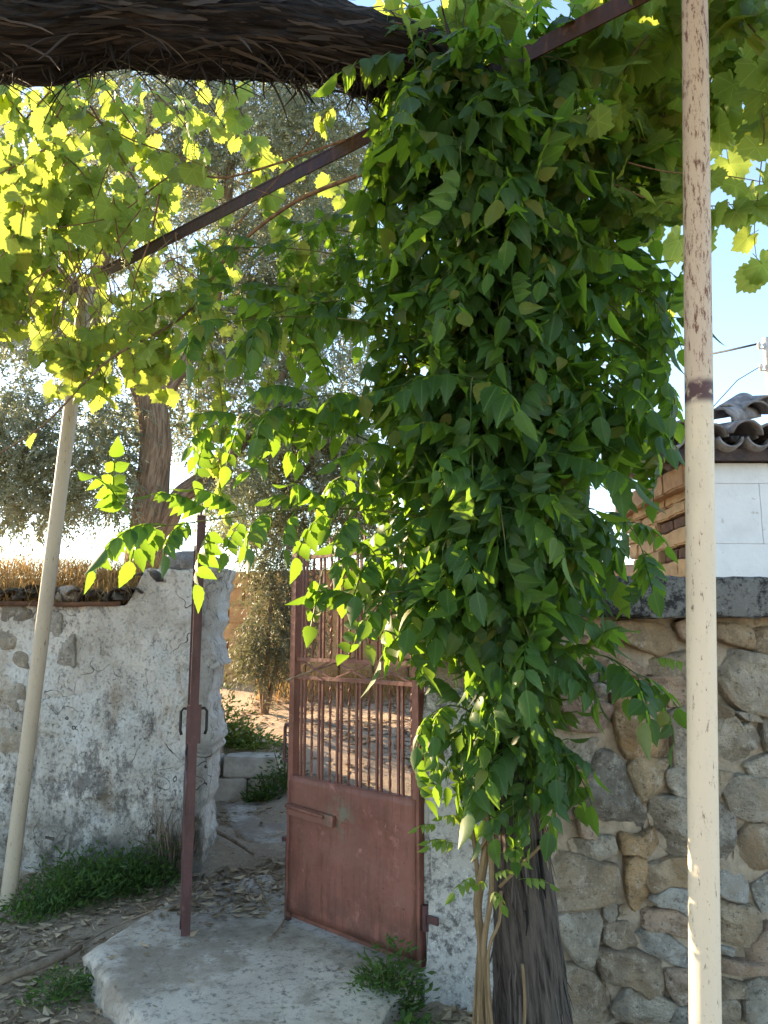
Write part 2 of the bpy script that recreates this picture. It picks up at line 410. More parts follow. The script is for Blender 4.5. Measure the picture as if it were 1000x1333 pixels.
tag(mb.build('ground', MAT['ground'], smooth=True), 'trodden earth yard with dry litter inside and outside the gate', kind='structure')

# concrete slab in front of and under the gate
slab = [P(112,1238,Z=.12), P(122,1258,Z=.12), P(150,1292,Z=.12), P(190,1345,Z=.12), P(260,1420,Z=.12), P(400,1440,Z=.12), P(480,1345,Z=.12), P(512,1305,Z=.12),
        P(560,1255,Z=.12), P(545,1195,Z=.12), P(440,1150,Z=.12), P(345,1135,Z=.12), P(262,1150,Z=.12), P(225,1165,Z=.12), P(170,1200,Z=.12)]
def poly_slab(pts, ztop, depth, inset=.03, res=.05, amp=.006):
    pts2 = []
    n = len(pts)
    for i in range(n):
        a, b = pts[i], pts[(i+1) % n]; k = max(1, int((b-a).length / res))
        for j in range(k): pts2.append(a.lerp(b, j/k))
    c = sum((Vector((p.x,p.y,0)) for p in pts2), Vector()) / len(pts2)
    m = MB(); vs_ = []; N = len(pts2); rings = []
    prof = [(1.0, -depth, .03), (1.005, -.06, .022), (.998, -.03, .018), (.988, -.010, .012), (.965, -.002, .006)] + [(q, 0, .0) for q in (.9, .8, .7, .6, .5, .4, .3, .2, .1)]
    for q, dz, j in prof:
        r = []
        for p in pts2:
            x = c.x + (p.x-c.x)*q; y = c.y + (p.y-c.y)*q
            e = j * 1.6 * fbm(p.x, p.y, dz*9, 7)
            d = Vector((p.x-c.x, p.y-c.y, 0)).normalized()
            r.append((x + d.x*e, y + d.y*e, ztop + dz + (amp * fbm(x, y, 2, 3) if dz > -.04 else 0)))
        rings.append(r); vs_ += r
    fs = [(i*N+k, i*N+(k+1) % N, (i+1)*N+(k+1) % N, (i+1)*N+k) for i in range(len(prof)-1) for k in range(N)]
    fs.append(tuple((len(prof)-1)*N+k for k in range(N)))
    return m.add(vs_, fs)
tag(poly_slab(slab, .12, .16).build('concrete_slab', MAT['concrete'], smooth=True), 'rounded grey concrete slab laid in front of the gate', kind='structure')
path = [P(a_, b_, Z=.112) for a_, b_ in ((285,1048),(300,1075),(318,1092),(350,1098),(420,1100),(470,1060),(400,1040),(340,1038))]
tag(poly_slab(path, .112, .1, amp=.012).build('path', MAT['concrete'], smooth=True), 'worn grey concrete path inside the gate', kind='structure')

# ------------------------------------------------------------------ stones from traced outlines
def chaikin(p, k=1):
    for _ in range(k):
        q = []
        for i in range(len(p)):
            a, b = p[i], p[(i+1) % len(p)]
            q += [a.lerp(b, .22), a.lerp(b, .78)]
        p = q
    return p
def stone_mesh(name, pts2d, depth, bulge, seed, flat=.6):
    """rough broken stone; pts2d: outline (x,z) round 0; front faces -Y"""
    rs = random.Random(seed)
    src = [Vector((a, b)) for a, b in pts2d]; p = []
    for i in range(len(src)):                                # nick the corners, leave the sides straight
        a, b = src[i], src[(i+1) % len(src)]; c = rs.uniform(.06,.16); p += [a.lerp(b, c), a.lerp(b, 1-c)]
    q = []
    for i in range(len(p)):
        a, b = p[i], p[(i+1) % len(p)]
        k = max(1, int((b-a).length / .03))
        q += [a.lerp(b, j/k) for j in range(k)]
    p = q; N = len(p); vs_ = []; ext = max(v.length for v in p)
    cuts = []
    for _ in range(rs.randint(3, 5)):
        an = rs.random()*6.283; cuts.append((Vector((math.cos(an), math.sin(an))), rs.uniform(.05,.55)*ext, rs.uniform(.15,.75)))
    prof = [(1.0, depth), (1.0, .0), (.985, -bulge*.5), (.95, -bulge*.85), (.84, -bulge), (.66, -bulge), (.45, -bulge), (.22, -bulge)]
    for s_, yy in prof:
        for v in p:
            k = 1 + .05*noise.noise(Vector((v.x*14+seed, v.y*14, seed)))
            w_ = v * s_ * k
            y = yy
            if yy < 0:
                y += sum(max(0, w_.dot(d)-o)*sl for d, o, sl in cuts)*min(1, -yy/bulge)
                y += .026*noise.noise(Vector((w_.x*5+seed, w_.y*5, seed*1.7))) + .022*noise.noise(Vector((w_.x*12+seed, w_.y*12, seed))) + .013*noise.noise(Vector((w_.x*27, w_.y*27, seed)))
            vs_.append((w_.x, min(y, .03) if yy < 0 else y, w_.y))
    fs = [(i*N+(k+1) % N, i*N+k, (i+1)*N+k, (i+1)*N+(k+1) % N) for i in range(len(prof)-1) for k in range(N)]
    b = (len(prof)-1)*N
    vs_.append((0, sum(v[1] for v in vs_[b:])/N, 0)); c = len(vs_)-1
    fs += [(b+(k+1) % N, b+k, c) for k in range(N)]
    me = MB().add(vs_, fs).mesh(name, True); me.set_sharp_from_angle(angle=R(24))
    return me

# ------------------------------------------------------------------ right stone wall
WY = 3.36
sw = thing('stone_wall', (1.6, WY+.2, 0), 'rubble stone wall with earth joints and a dark concrete coping', 'wall')
x0, x1, ztop = .40, 3.6, 1.62
m = MB(); gx = np.arange(x0, x1+.01, .03); gz = np.arange(-.3, ztop+.001, .03)
V = [(x, WY + .038 + .03*fbm(x, z, 3, 7), z) for z in gz for x in gx]; n_ = len(gx)
F = [(j*n_+i, j*n_+i+1, (j+1)*n_+i+1, (j+1)*n_+i) for j in range(len(gz)-1) for i in range(n_-1)]
m.add(V, F); m.box(((x0+x1)/2, WY+.28, (ztop-.30)/2-.005), (x1-x0, .36, ztop+.28))
m.build('mortar_core', MAT['mortar'], sw, True)
def z3(*p): return [(700+.3*a, 740+.3*b) for a, b in p]
def z4(*p): return [(700+.3*a, 1030+.3*b) for a, b in p]
TAN=(.37,.275,.185); GRY=(.285,.25,.205); ORG=(.42,.28,.16); BRN=(.26,.205,.15); LGT=(.44,.395,.33); PNK=(.36,.26,.195); DRD=(.21,.145,.115); DGR=(.19,.175,.155); WHT=(.52,.50,.46); BLU=(.43,.42,.40); YEL=(.43,.32,.20)
ST = [
 (z3((290,245),(400,228),(540,245),(600,290),(590,350),(530,375),(440,345),(370,310)),TAN),
 (z3((600,240),(650,215),(765,230),(765,300),(690,330),(615,300)),PNK), (z3((770,240),(930,250),(945,350),(850,330),(770,300)),TAN),
 (z3((945,260),(1060,255),(1060,370),(950,365)),TAN), (z3((475,400),(540,380),(655,360),(760,365),(770,440),(660,460),(560,470),(480,455)),BRN),
 (z3((160,310),(230,300),(300,350),(420,400),(470,440),(450,470),(300,430),(190,400)),PNK),
 (z3((785,380),(880,370),(1000,390),(1090,450),(1080,620),(1000,635),(900,610),(830,560),(790,480)),GRY),
 (z3((450,480),(560,470),(655,465),(765,470),(770,560),(590,600),(540,560)),PNK),
 (z3((330,560),(400,540),(520,600),(560,680),(590,800),(540,825),(400,820),(370,760),(340,650)),ORG),
 (z3((100,560),(150,540),(330,600),(340,680),(250,710),(150,700)),DRD), (z3((575,640),(655,600),(750,600),(760,850),(660,865),(600,860),(590,720)),GRY),
 (z3((775,660),(850,640),(890,690),(925,800),(880,870),(775,860)),GRY), (z3((880,690),(930,670),(975,740),(950,790),(910,760)),LGT),
 (z3((775,580),(840,610),(840,640),(780,650)),BRN), (z3((850,620),(960,630),(985,670),(900,660)),GRY), (z3((985,660),(1080,650),(1090,790),(1000,790),(985,740)),LGT),
 (z3((90,800),(160,750),(270,740),(290,790),(230,860),(110,850)),GRY),
 ([(784,983),(800,985),(815,1000),(825,1030),(838,1060),(835,1085),(815,1088),(790,1065),(765,1055),(762,1035),(772,1000)],DGR),
 ([(818,1000),(830,987),(862,992),(877,990),(866,1005),(866,1025),(850,1042),(836,1056),(826,1025)],YEL),
 (z3((565,880),(620,865),(660,880),(765,885),(760,990),(660,995),(600,980),(565,930)),LGT), (z3((150,870),(220,880),(220,930),(190,960)),ORG),
 (z3((905,850),(1000,810),(1080,815),(1080,915),(940,915)),LGT), ([(943,1025),(964,1010),(1000,1018),(1030,1025),(1030,1062),(1000,1068),(975,1068),(955,1055)],LGT),
 (z3((775,880),(850,890),(800,950),(775,1000)),BRN),
 (z4((170,90),(240,80),(270,150),(260,210),(190,200)),PNK), (z4((150,220),(260,205),(330,200),(345,260),(270,300),(170,290)),LGT),
 (z4((50,270),(150,290),(330,330),(345,400),(320,470),(180,500),(90,510),(60,440)),BRN), (z4((365,180),(440,200),(510,170),(530,230),(480,300),(430,270),(370,270)),ORG),
 (z4((510,40),(600,30),(655,50),(765,60),(760,270),(660,275),(600,280),(540,220),(505,120)),GRY), (z4((780,60),(830,70),(870,120),(850,270),(800,335),(780,330)),DGR),
 (z4((880,230),(930,155),(1000,160),(1060,200),(1060,330),(1000,330),(930,365),(880,310)),BRN), (z4((390,310),(450,270),(480,330),(490,480),(460,560),(400,480),(380,380)),ORG),
 (z4((490,330),(580,300),(660,290),(770,300),(770,410),(665,420),(570,405),(510,440),(480,400)),TAN), (z4((500,470),(570,415),(665,430),(770,430),(765,545),(665,555),(600,505),(530,500)),WHT),
 (z4((480,525),(600,515),(665,560),(770,560),(765,640),(660,640),(560,612),(480,600)),PNK), (z4((780,360),(880,350),(920,410),(900,480),(820,465),(780,430)),BLU),
 (z4((780,490),(900,495),(960,525),(970,600),(910,680),(800,650)),BRN), (z4((940,420),(1000,370),(1090,380),(1080,560),(1000,550),(970,500)),WHT),
 (z4((75,550),(150,510),(250,500),(280,580),(250,680),(240,790),(170,740),(100,640)),LGT), (z4((300,590),(400,580),(430,660),(350,690),(290,660)),BRN),
 (z4((440,650),(480,615),(560,622),(660,700),(770,710),(765,770),(660,770),(580,750),(470,700)),BLU), (z4((260,700),(400,695),(540,760),(540,880),(480,900),(400,840),(300,830)),BRN),
 (z4((90,760),(180,770),(240,800),(310,890),(320,1000),(130,1010),(100,900)),BRN), (z4((560,780),(660,775),(770,785),(770,900),(665,905),(610,920),(560,850)),PNK),
 (z4((790,672),(860,690),(850,720),(790,705)),WHT), (z4((790,725),(910,742),(1000,725),(1080,740),(1080,790),(900,790),(820,800)),PNK), (z4((920,680),(1000,575),(1080,580),(1080,715),(930,735)),PNK),
 (z4((800,820),(910,850),(910,910),(800,900)),BRN), (z4((920,860),(1000,830),(1090,840),(1090,1010),(910,1010)),GRY), (z4((790,910),(870,915),(880,980),(830,1010),(780,1010)),BRN),
 (z4((340,960),(400,850),(540,900),(600,925),(560,1010),(370,1010)),GRY), (z4((600,935),(665,930),(770,935),(765,1010),(570,1010)),DGR),
]
polys = []
for i, (pp, c) in enumerate(ST):
    w3 = [P(a, b, WY) for a, b in pp]; cx = sum(v.x for v in w3)/len(w3); cz = sum(v.z for v in w3)/len(w3)
    area = abs(sum(w3[k].x*w3[(k+1) % len(w3)].z - w3[(k+1) % len(w3)].x*w3[k].z for k in range(len(w3))))/2
    loc = [((v.x-cx)*1.15, (v.z-cz)*1.15) for v in w3]
    kk = random.uniform(.88,1.15); cc = tuple(ch*kk for ch in c)
    o = link('stone', stone_mesh('stone', loc, .12, random.uniform(.03,.06) + min(.02, area*.4), i*3.7), MAT['stone'], sw, Matrix.Translation((cx, WY+.035, cz)))
    setcol(o, cc); polys.append([Vector((a+cx, b+cz)) for a, b in loc])
# filler stones where the trace leaves the earth bare
def inside(p, poly):
    c = False
    for i in range(len(poly)):
        a, b = poly[i], poly[i-1]
        if (a.y > p.y) != (b.y > p.y) and p.x < (b.x-a.x)*(p.y-a.y)/(b.y-a.y)+a.x: c = not c
    return c
def segd(p, a, b):
    t = max(0, min(1, (p-a).dot(b-a)/max(1e-9, (b-a).length_squared))); return (p-(a+(b-a)*t)).length
cents = [(sum(q, Vector((0,0)))/len(q), max((v-sum(q, Vector((0,0)))/len(q)).length for v in q)) for q in polys]
def clear(p, cap):
    d = cap
    for q, (c, r) in zip(polys, cents):
        if (p-c).length > r + d: continue
        if inside(p, q): return -1
        d = min(d, min(segd(p, q[i], q[i-1]) for i in range(len(q))))
    return d
random.seed(21)
cnt = 0
for cap, tries in ((.17, 420), (.10, 900), (.055, 1600), (.032, 1500)):
    for _ in range(tries):
        p = Vector((random.uniform(x0+.02, x1-.1), random.uniform(-.18, 1.60)))
        if p.x > 2.25 and cap < .09: continue
        d = clear(p, cap)
        d = min(d, 1.64-p.y+.01)
        if d < cap*.62: continue
        k = random.randint(6, 9); a0 = random.random()*6.3; sx = random.uniform(1.0, 1.35) if cap > .05 else 1.1
        loc = [(d*1.12*sx*random.uniform(.8,1.1)*math.cos(a0+6.283*j/k), d*1.12*random.uniform(.8,1.1)*math.sin(a0+6.283*j/k)) for j in range(k)]
        q = [Vector((a+p.x, b+p.y)) for a, b in loc]
        polys.append(q); cents.append((p, d*1.4))
        o = link('stone', stone_mesh('stone', loc, .12, d*.30+.008, random.random()*90), MAT['stone'], sw, Matrix.Translation((p.x, WY+.035, p.y)))
        c = random.choice([TAN,GRY,BRN,LGT,PNK,GRY,BRN,DGR]); kk = random.uniform(.85,1.15); setcol(o, tuple(ch*kk for ch in c)); cnt += 1
        if cnt > 230: break
# coping
m = MB(); gx = np.arange(.38, 3.61, .04); prof = [(.0,.0),(-.115,.0),(-.128,.008),(-.131,.05),(-.130,.10),(-.129,.155),(-.122,.170),(-.105,.176),(.10,.178),(.35,.175),(.5,.16),(.5,.0)]
V = []
for x in gx:
    for a, b in prof:
        V.append((x, WY+a+.009*fbm(x, a, b, 6)+.006*nz(x, b, 2, 21), 1.60+b+.010*fbm(x, a+3, b, 5)+.005*nz(x, a, 7, 19)))
n_ = len(prof)
m.add(V, [(i*n_+k, i*n_+(k+1) % n_, (i+1)*n_+(k+1) % n_, (i+1)*n_+k) for i in range(len(gx)-1) for k in range(n_)] + [tuple(range(n_)), tuple((len(gx)-1)*n_+k for k in range(n_-1,-1,-1))])
m.build('coping', MAT['coping'], sw, True).data.set_sharp_from_angle(angle=R(32))

# ------------------------------------------------------------------ gate pillar
pl = thing('gate_pillar', (.30, 3.5, 0), 'mottled grey plastered gate pillar behind the leaning vine trunk', 'pillar')
def rough_block(x0, x1, y0, y1, z0, z1, res=.04, amp=.012, edge=None, fr=5, bev=.03, sharp=26):
    """box whose sides are rough grids"""
    bm = bmesh.new()
    bmesh.ops.create_cube(bm, size=1)
    for v in bm.verts: v.co = Vector(((x0+x1)/2+v.co.x*(x1-x0), (y0+y1)/2+v.co.y*(y1-y0), (z0+z1)/2+v.co.z*(z1-z0)))
    bmesh.ops.bevel(bm, geom=bm.edges[:], offset=min(bev, (x1-x0)*.1), segments=2, affect='EDGES')
    def cuts(ax, a, b):
        n = int((b-a)/res)
        for i in range(1, n):
            pl_ = Vector((0,0,0)); no = Vector((0,0,0)); pl_[ax] = a+(b-a)*i/n; no[ax] = 1
            bmesh.ops.bisect_plane(bm, geom=bm.verts[:]+bm.edges[:]+bm.faces[:], plane_co=pl_, plane_no=no)
    cuts(0, x0, x1); cuts(2, z0, z1); cuts(1, y0, y1)
    for v in bm.verts:
        c = v.co.copy(); e = noise.noise_vector(c*fr)*amp + noise.noise_vector(c*fr*3.3)*amp*.45
        v.co += e
        if edge: v.co += edge(c)
    me = bpy.data.meshes.new('rough'); bm.to_mesh(me); bm.free()
    me.polygons.foreach_set('use_smooth', [True]*len(me.polygons)); me.set_sharp_from_angle(angle=R(sharp)); return me
me = rough_block(.165, .48, 3.32, 3.75, -.3, 1.30, .04, .013, lambda c: Vector((-.05*max(0, .5-c.z)*(1 if c.x < .3 else -.3), 0, 0)))
link('plaster_shaft', me, MAT['lichen'], pl)
me = rough_block(.19, .47, 3.35, 3.74, 1.27, 1.62, .045, .022); setcol(link('stone', me, MAT['stone'], pl), (.30,.22,.16))
me = rough_block(.18, .48, 3.34, 3.74, 1.60, 1.93, .045, .022); setcol(link('stone', me, MAT['stone'], pl), (.28,.23,.19))

# ------------------------------------------------------------------ left plastered wall
LY = 5.0
lw = thing('plastered_wall', (-2.4, LY+.2, 0), 'stained whitewashed wall with broken plaster and dry grass on top', 'wall')
def wall_h(x, z):
    n = .016*fbm(x, z, 1, 2.2) + .007*fbm(x, z, 7, 9)
    px = 500 + (x/5.0)*FPX*1.0
    e = x + 2.02 + .05*nz(0, z, 3, 3) + .03*nz(0, z, 8, 11)           # broken plaster edge
    y = -n
    if e > 0: y -= .03*min(1, e/.02)
    g = x + 2.33 + .07*nz(z, 0, 5, 2.5)                                # open vertical joint
    if .05 < z < 1.30 and abs(g) < .06: y += .06*(1-abs(g)/.06)
    if e < 0:
        for k, zz in enumerate((.28,.56,.85,1.12)):
            d = abs(z - zz - .03*nz(x, k, 0, 2));  y += .02*max(0, 1-d/.022)
        for k, xx in enumerate((-2.62,-2.95,-3.3)):
            d = abs(x - xx - .1*((int(z/.28) % 2)-.5)); y += .02*max(0, 1-d/.02)
    else:
        for zz in (.40,.82,1.12,1.42):
            d = abs(z - zz - .025*nz(x, zz, 0, 2)); y += .006*max(0, 1-d/.015)
        d = math.hypot((x+1.75)/.16, (z-.42)/.09)                      # fallen patch
        if d + .35*nz(x, z, 9, 12) < .9: y += .025
    return y
gx = np.concatenate([np.arange(-7.5, -3.3, .12), np.arange(-3.3, -1.14, .022)]); gz = np.arange(-.1, 2.0, .022); m = MB(); V = []; n_ = len(gx)
def wtop(x): return (1.70 + .02*nz(x, 0, 0, 4) if x < -1.72 else (1.94 if x > -1.60 else 1.70+(x+1.72)/.12*.24)) + .02*fbm(x, 2, 0, 6)
for z in gz:
    for x in gx:
        f = (z+.1)/2.08; zt = -.1 + f*(wtop(x)+.1)
        xe = x
        if x > -1.4: xe = x + (x+1.4)/.26*(.055*fbm(3, zt, 1, 3.2) + .02*fbm(1, zt, 4, 12) + (.05 if zt > 1.3 else -.01))
        V.append((xe, LY + wall_h(x, zt), zt))
F = [(j*n_+i, j*n_+i+1, (j+1)*n_+i+1, (j+1)*n_+i) for j in range(len(gz)-1) for i in range(n_-1)]
nb = len(V); top = [(len(gz)-1)*n_+i for i in range(n_)]; right = [j*n_+n_-1 for j in range(len(gz))]
bk = {}
def back(i):
    if i not in bk: x, y, z = V[i]; V.append((x, LY+.36, z + .01)); bk[i] = len(V)-1
    return bk[i]
for a, b in zip(top, top[1:]): F.append((a, b, back(b), back(a)))
for a, b in zip(right, right[1:]): F.append((b, a, back(a), back(b)))
m.add(V, F); m.build('wall_body', MAT['plaster'], lw, True)
def z5(*p): return [(.32*a, 680+.32*b) for a, b in p]
for i, (pp, c) in enumerate([
  (z5((0,420),(140,410),(130,510),(0,520)),LGT), (z5((185,350),(255,370),(250,470),(190,480)),WHT), (z5((0,560),(38,552),(42,612),(0,615)),WHT),
  (z5((50,525),(120,518),(122,600),(52,592)),LGT), (z5((225,580),(262,452),(308,450),(308,590),(260,595)),WHT),
  (z5((0,330),(60,325),(140,335),(140,400),(0,408)),DGR), (z5((0,640),(105,650),(110,790),(0,800)),LGT), (z5((0,820),(95,815),(90,935),(0,945)),LGT)]):
    w3 = [P(a, b, LY) for a, b in pp]; cx = sum(v.x for v in w3)/len(w3); cz = sum(v.z for v in w3)/len(w3)
    o = link('stone', stone_mesh('stone', [(v.x-cx, v.z-cz) for v in w3], .08, .03, i*5.1+60), MAT['stone'], lw, Matrix.Translation((cx, LY+.02, cz))); setcol(o, c)
# ledge and broken tiles on the wall
m = MB(); V = []
for i in range(90):
    x = -7.4 + i*.0634
    for a, b in ((-.05,.0),(-.055,.03),(.3,.035),(.3,.0)): V.append((x, LY+a+.008*nz(x,a,0,9), 1.70+b+.012*nz(x,b,3,5)))
m.add(V, [(i*4+k, i*4+(k+1) % 4, (i+1)*4+(k+1) % 4, (i+1)*4+k) for i in range(89) for k in range(4)] + [(0,1,2,3), (359,358,357,356)])
m.build('ledge', MAT['timber'], lw, True)
def tile_mesh(L=.36, r0=.085, r1=.065, th=.014, arc=math.pi, seg=8, jag=0.0, nl=4):
    m = MB(); vs_ = []
    for o_ in (0, 1):
        for j in range(nl+1):
            t = j/nl; r = (r0+(r1-r0)*t) - th*o_
            for k in range(seg+1):
                a = (math.pi-arc)/2 + arc*k/seg
                yy = L*t
                if j == 0 and jag: yy += jag*random.uniform(-1, 1)
                vs_.append((r*math.cos(a), yy, r*math.sin(a)))
    w_ = seg+1; F = []; off = (nl+1)*w_
    for j in range(nl):
        for k in range(seg):
            a = j*w_+k
            F.append((a, a+1, a+w_+1, a+w_)); F.append((off+a, off+a+w_, off+a+w_+1, off+a+1))
        F.append((j*w_, (j+1)*w_, off+(j+1)*w_, off+j*w_)); F.append((j*w_+seg, off+j*w_+seg, off+(j+1)*w_+seg, (j+1)*w_+seg))
    for k in range(seg):
        F.append((k, off+k, off+k+1, k+1)); a = nl*w_+k; F.append((a, a+1, off+a+1, off+a))
    return m.add(vs_, F).mesh('roof_tile', True)
random.seed(5)
for px in (-8, 8, 24, 38, 52, 66, 104, 118, 132, 148, 160, 174):
    p = P(px, 772, LY); me = tile_mesh(.26, random.uniform(.065,.10), .07, .014, math.pi*random.uniform(.6,1), 8, .05)
    M = Matrix.Translation((p.x, LY-.06+random.uniform(-.02,.03), 1.728+random.uniform(0,.02))) @ Euler((random.uniform(-.15,.1), random.uniform(-.4,.4), random.uniform(-.5,.5))).to_matrix().to_4x4()
    link('roof_tile', me, MAT['darktile'], lw, M)
p = P(195, 735, LY); me = tile_mesh(.30, .085, .075, .014, math.pi*.8, 8, .04)
link('roof_tile', me, MAT['darktile'], lw, Matrix.Translation((p.x, LY-.05, 1.86)) @ Euler((.1,.35,-.5)).to_matrix().to_4x4())

def rock(name, c, d, col, label, seed=0):
    bm = bmesh.new(); bmesh.ops.create_icosphere(bm, subdivisions=3, radius=1)
    for v in bm.verts:
        n = noise.noise(v.co*1.3+Vector((seed,0,0)))*.28 + noise.noise(v.co*3.1+Vector((0,seed,0)))*.10
        q = v.co*(1+n); v.co = Vector((q.x*d[0]/2, q.y*d[1]/2, q.z*d[2]/2))
    me = bpy.data.meshes.new(name); bm.to_mesh(me); bm.free(); me.polygons.foreach_set('use_smooth', [True]*len(me.polygons))
    o = link(name, me, MAT['stone'], None, Matrix.Translation(c)); setcol(o, col)
    return tag(o, label, 'rock')
p = P(88, 762, LY+.05); rock('rock', (p.x, LY+.06, 1.785), (.16,.14,.12), (.38,.39,.41), 'pale rounded rock lying on the ledge of the plastered wall', 3)
rock('rock', (-1.36, LY+.16, 2.0), (.42,.34,.17), (.15,.15,.16), 'dark flat rock capping the end of the plastered wall by the gate', 8)

# ------------------------------------------------------------------ dry grass on the wall
def blades(mb_, base, n, hgt, spread, wd, lean=.6, droop=.5):
    for _ in range(n):
        b = base(); a = random.random()*6.283; h = hgt*random.uniform(.45,1.2); w_ = wd*random.uniform(.6,1.3)
        d = Vector((math.cos(a), math.sin(a), 0)); sd_ = Vector((-d.y, d.x, 0)); l = lean*random.uniform(.1,1.3)
        p0 = Vector(b); p1 = p0+Vector((0,0,h*.6))+d*h*l*.35; p2 = p0+Vector((0,0,h*(1-droop*l*.6)))+d*h*l
        mb_.add([tuple(p0-sd_*w_/2), tuple(p0+sd_*w_/2), tuple(p1-sd_*w_*.4), tuple(p1+sd_*w_*.4), tuple(p2)], [(0,1,3,2),(2,3,4)], r=random.random())
random.seed(11)
m = MB()
def gbase():
    x = random.uniform(-5.0, -1.62); y = random.uniform(LY+.0, LY+.75)
    if nz(x, y, 4, 3.5) < random.uniform(-.5, .25): return gbase()
    return (x, y, 1.70 + .24*max(0, min(1, (y-LY)/.5)) + .05*nz(x, y, 0, 3))
def gbase2():
    x = random.uniform(-4.2, -2.0)
    if nz(x, 1, 9, 4) < random.uniform(-.5, .3): return gbase2()
    return (x, random.uniform(LY+.2, LY+.8), 1.74+.16*nz(x, 2, 2, 2.6)+.05*random.random())
def gbase3():
    x = random.uniform(-2.1, -1.25); return (x, random.uniform(LY+.2, LY+.8), 1.84)
blades(m, gbase, 5600, .22, .1, .005, 1.6, .9)
blades(m, gbase2, 3000, .34, .1, .005, 1.5, 1.0)
blades(m, gbase3, 900, .24, .1, .005, 1.5, 1.0)
blades(m, gbase2, 90, .55, .1, .004, .9, .5)
for _ in range(1500):                                       # fallen straw lying across
    b = gbase(); a = random.random()*6.283; L = random.uniform(.08,.30); d = Vector((math.cos(a), math.sin(a)*.6, random.uniform(-.45,.45))).normalized()
    p = Vector(b)+Vector((0,0,random.uniform(.02,.20))); k = d.cross(Vector((0,0,1))).normalized()*.0028; q = p+d*L+Vector((0,0,-L*.3)); e = p+d*L*.5+Vector((0,0,random.uniform(-.02,.03)))
    m.add([tuple(p-k), tuple(p+k), tuple(e+k), tuple(e-k), tuple(q)], [(0,1,2,3),(3,2,4)], r=random.random())
tag(m.build('dry_grass', MAT['straw']), 'sunlit dry straw grass heaped along the top of the plastered wall', 'dry grass', kind='stuff')
# bank of earth behind the left wall that carries the grass, raised to block the sun
m = MB(); gx = np.arange(-7.4, -1.35, .12); gy = np.arange(LY+.30, LY+3.2, .12); n_ = len(gx)
m.add([(x, y, 1.72 + .1*nz(x, y, 2, 2) + .22*max(0, min(1, (y-LY-.3)/.4)) - .55*max(0, y-LY-1.0)**1.3 - 1.6*max(0, (x+1.75)/.4)**2) for y in gy for x in gx], [(j*n_+i, j*n_+i+1, (j+1)*n_+i+1, (j+1)*n_+i) for j in range(len(gy)-1) for i in range(n_-1)])
tag(m.build('earth_bank', MAT['ground'], smooth=True), 'bank of dry earth raised behind the plastered wall to block the sun', kind='structure')

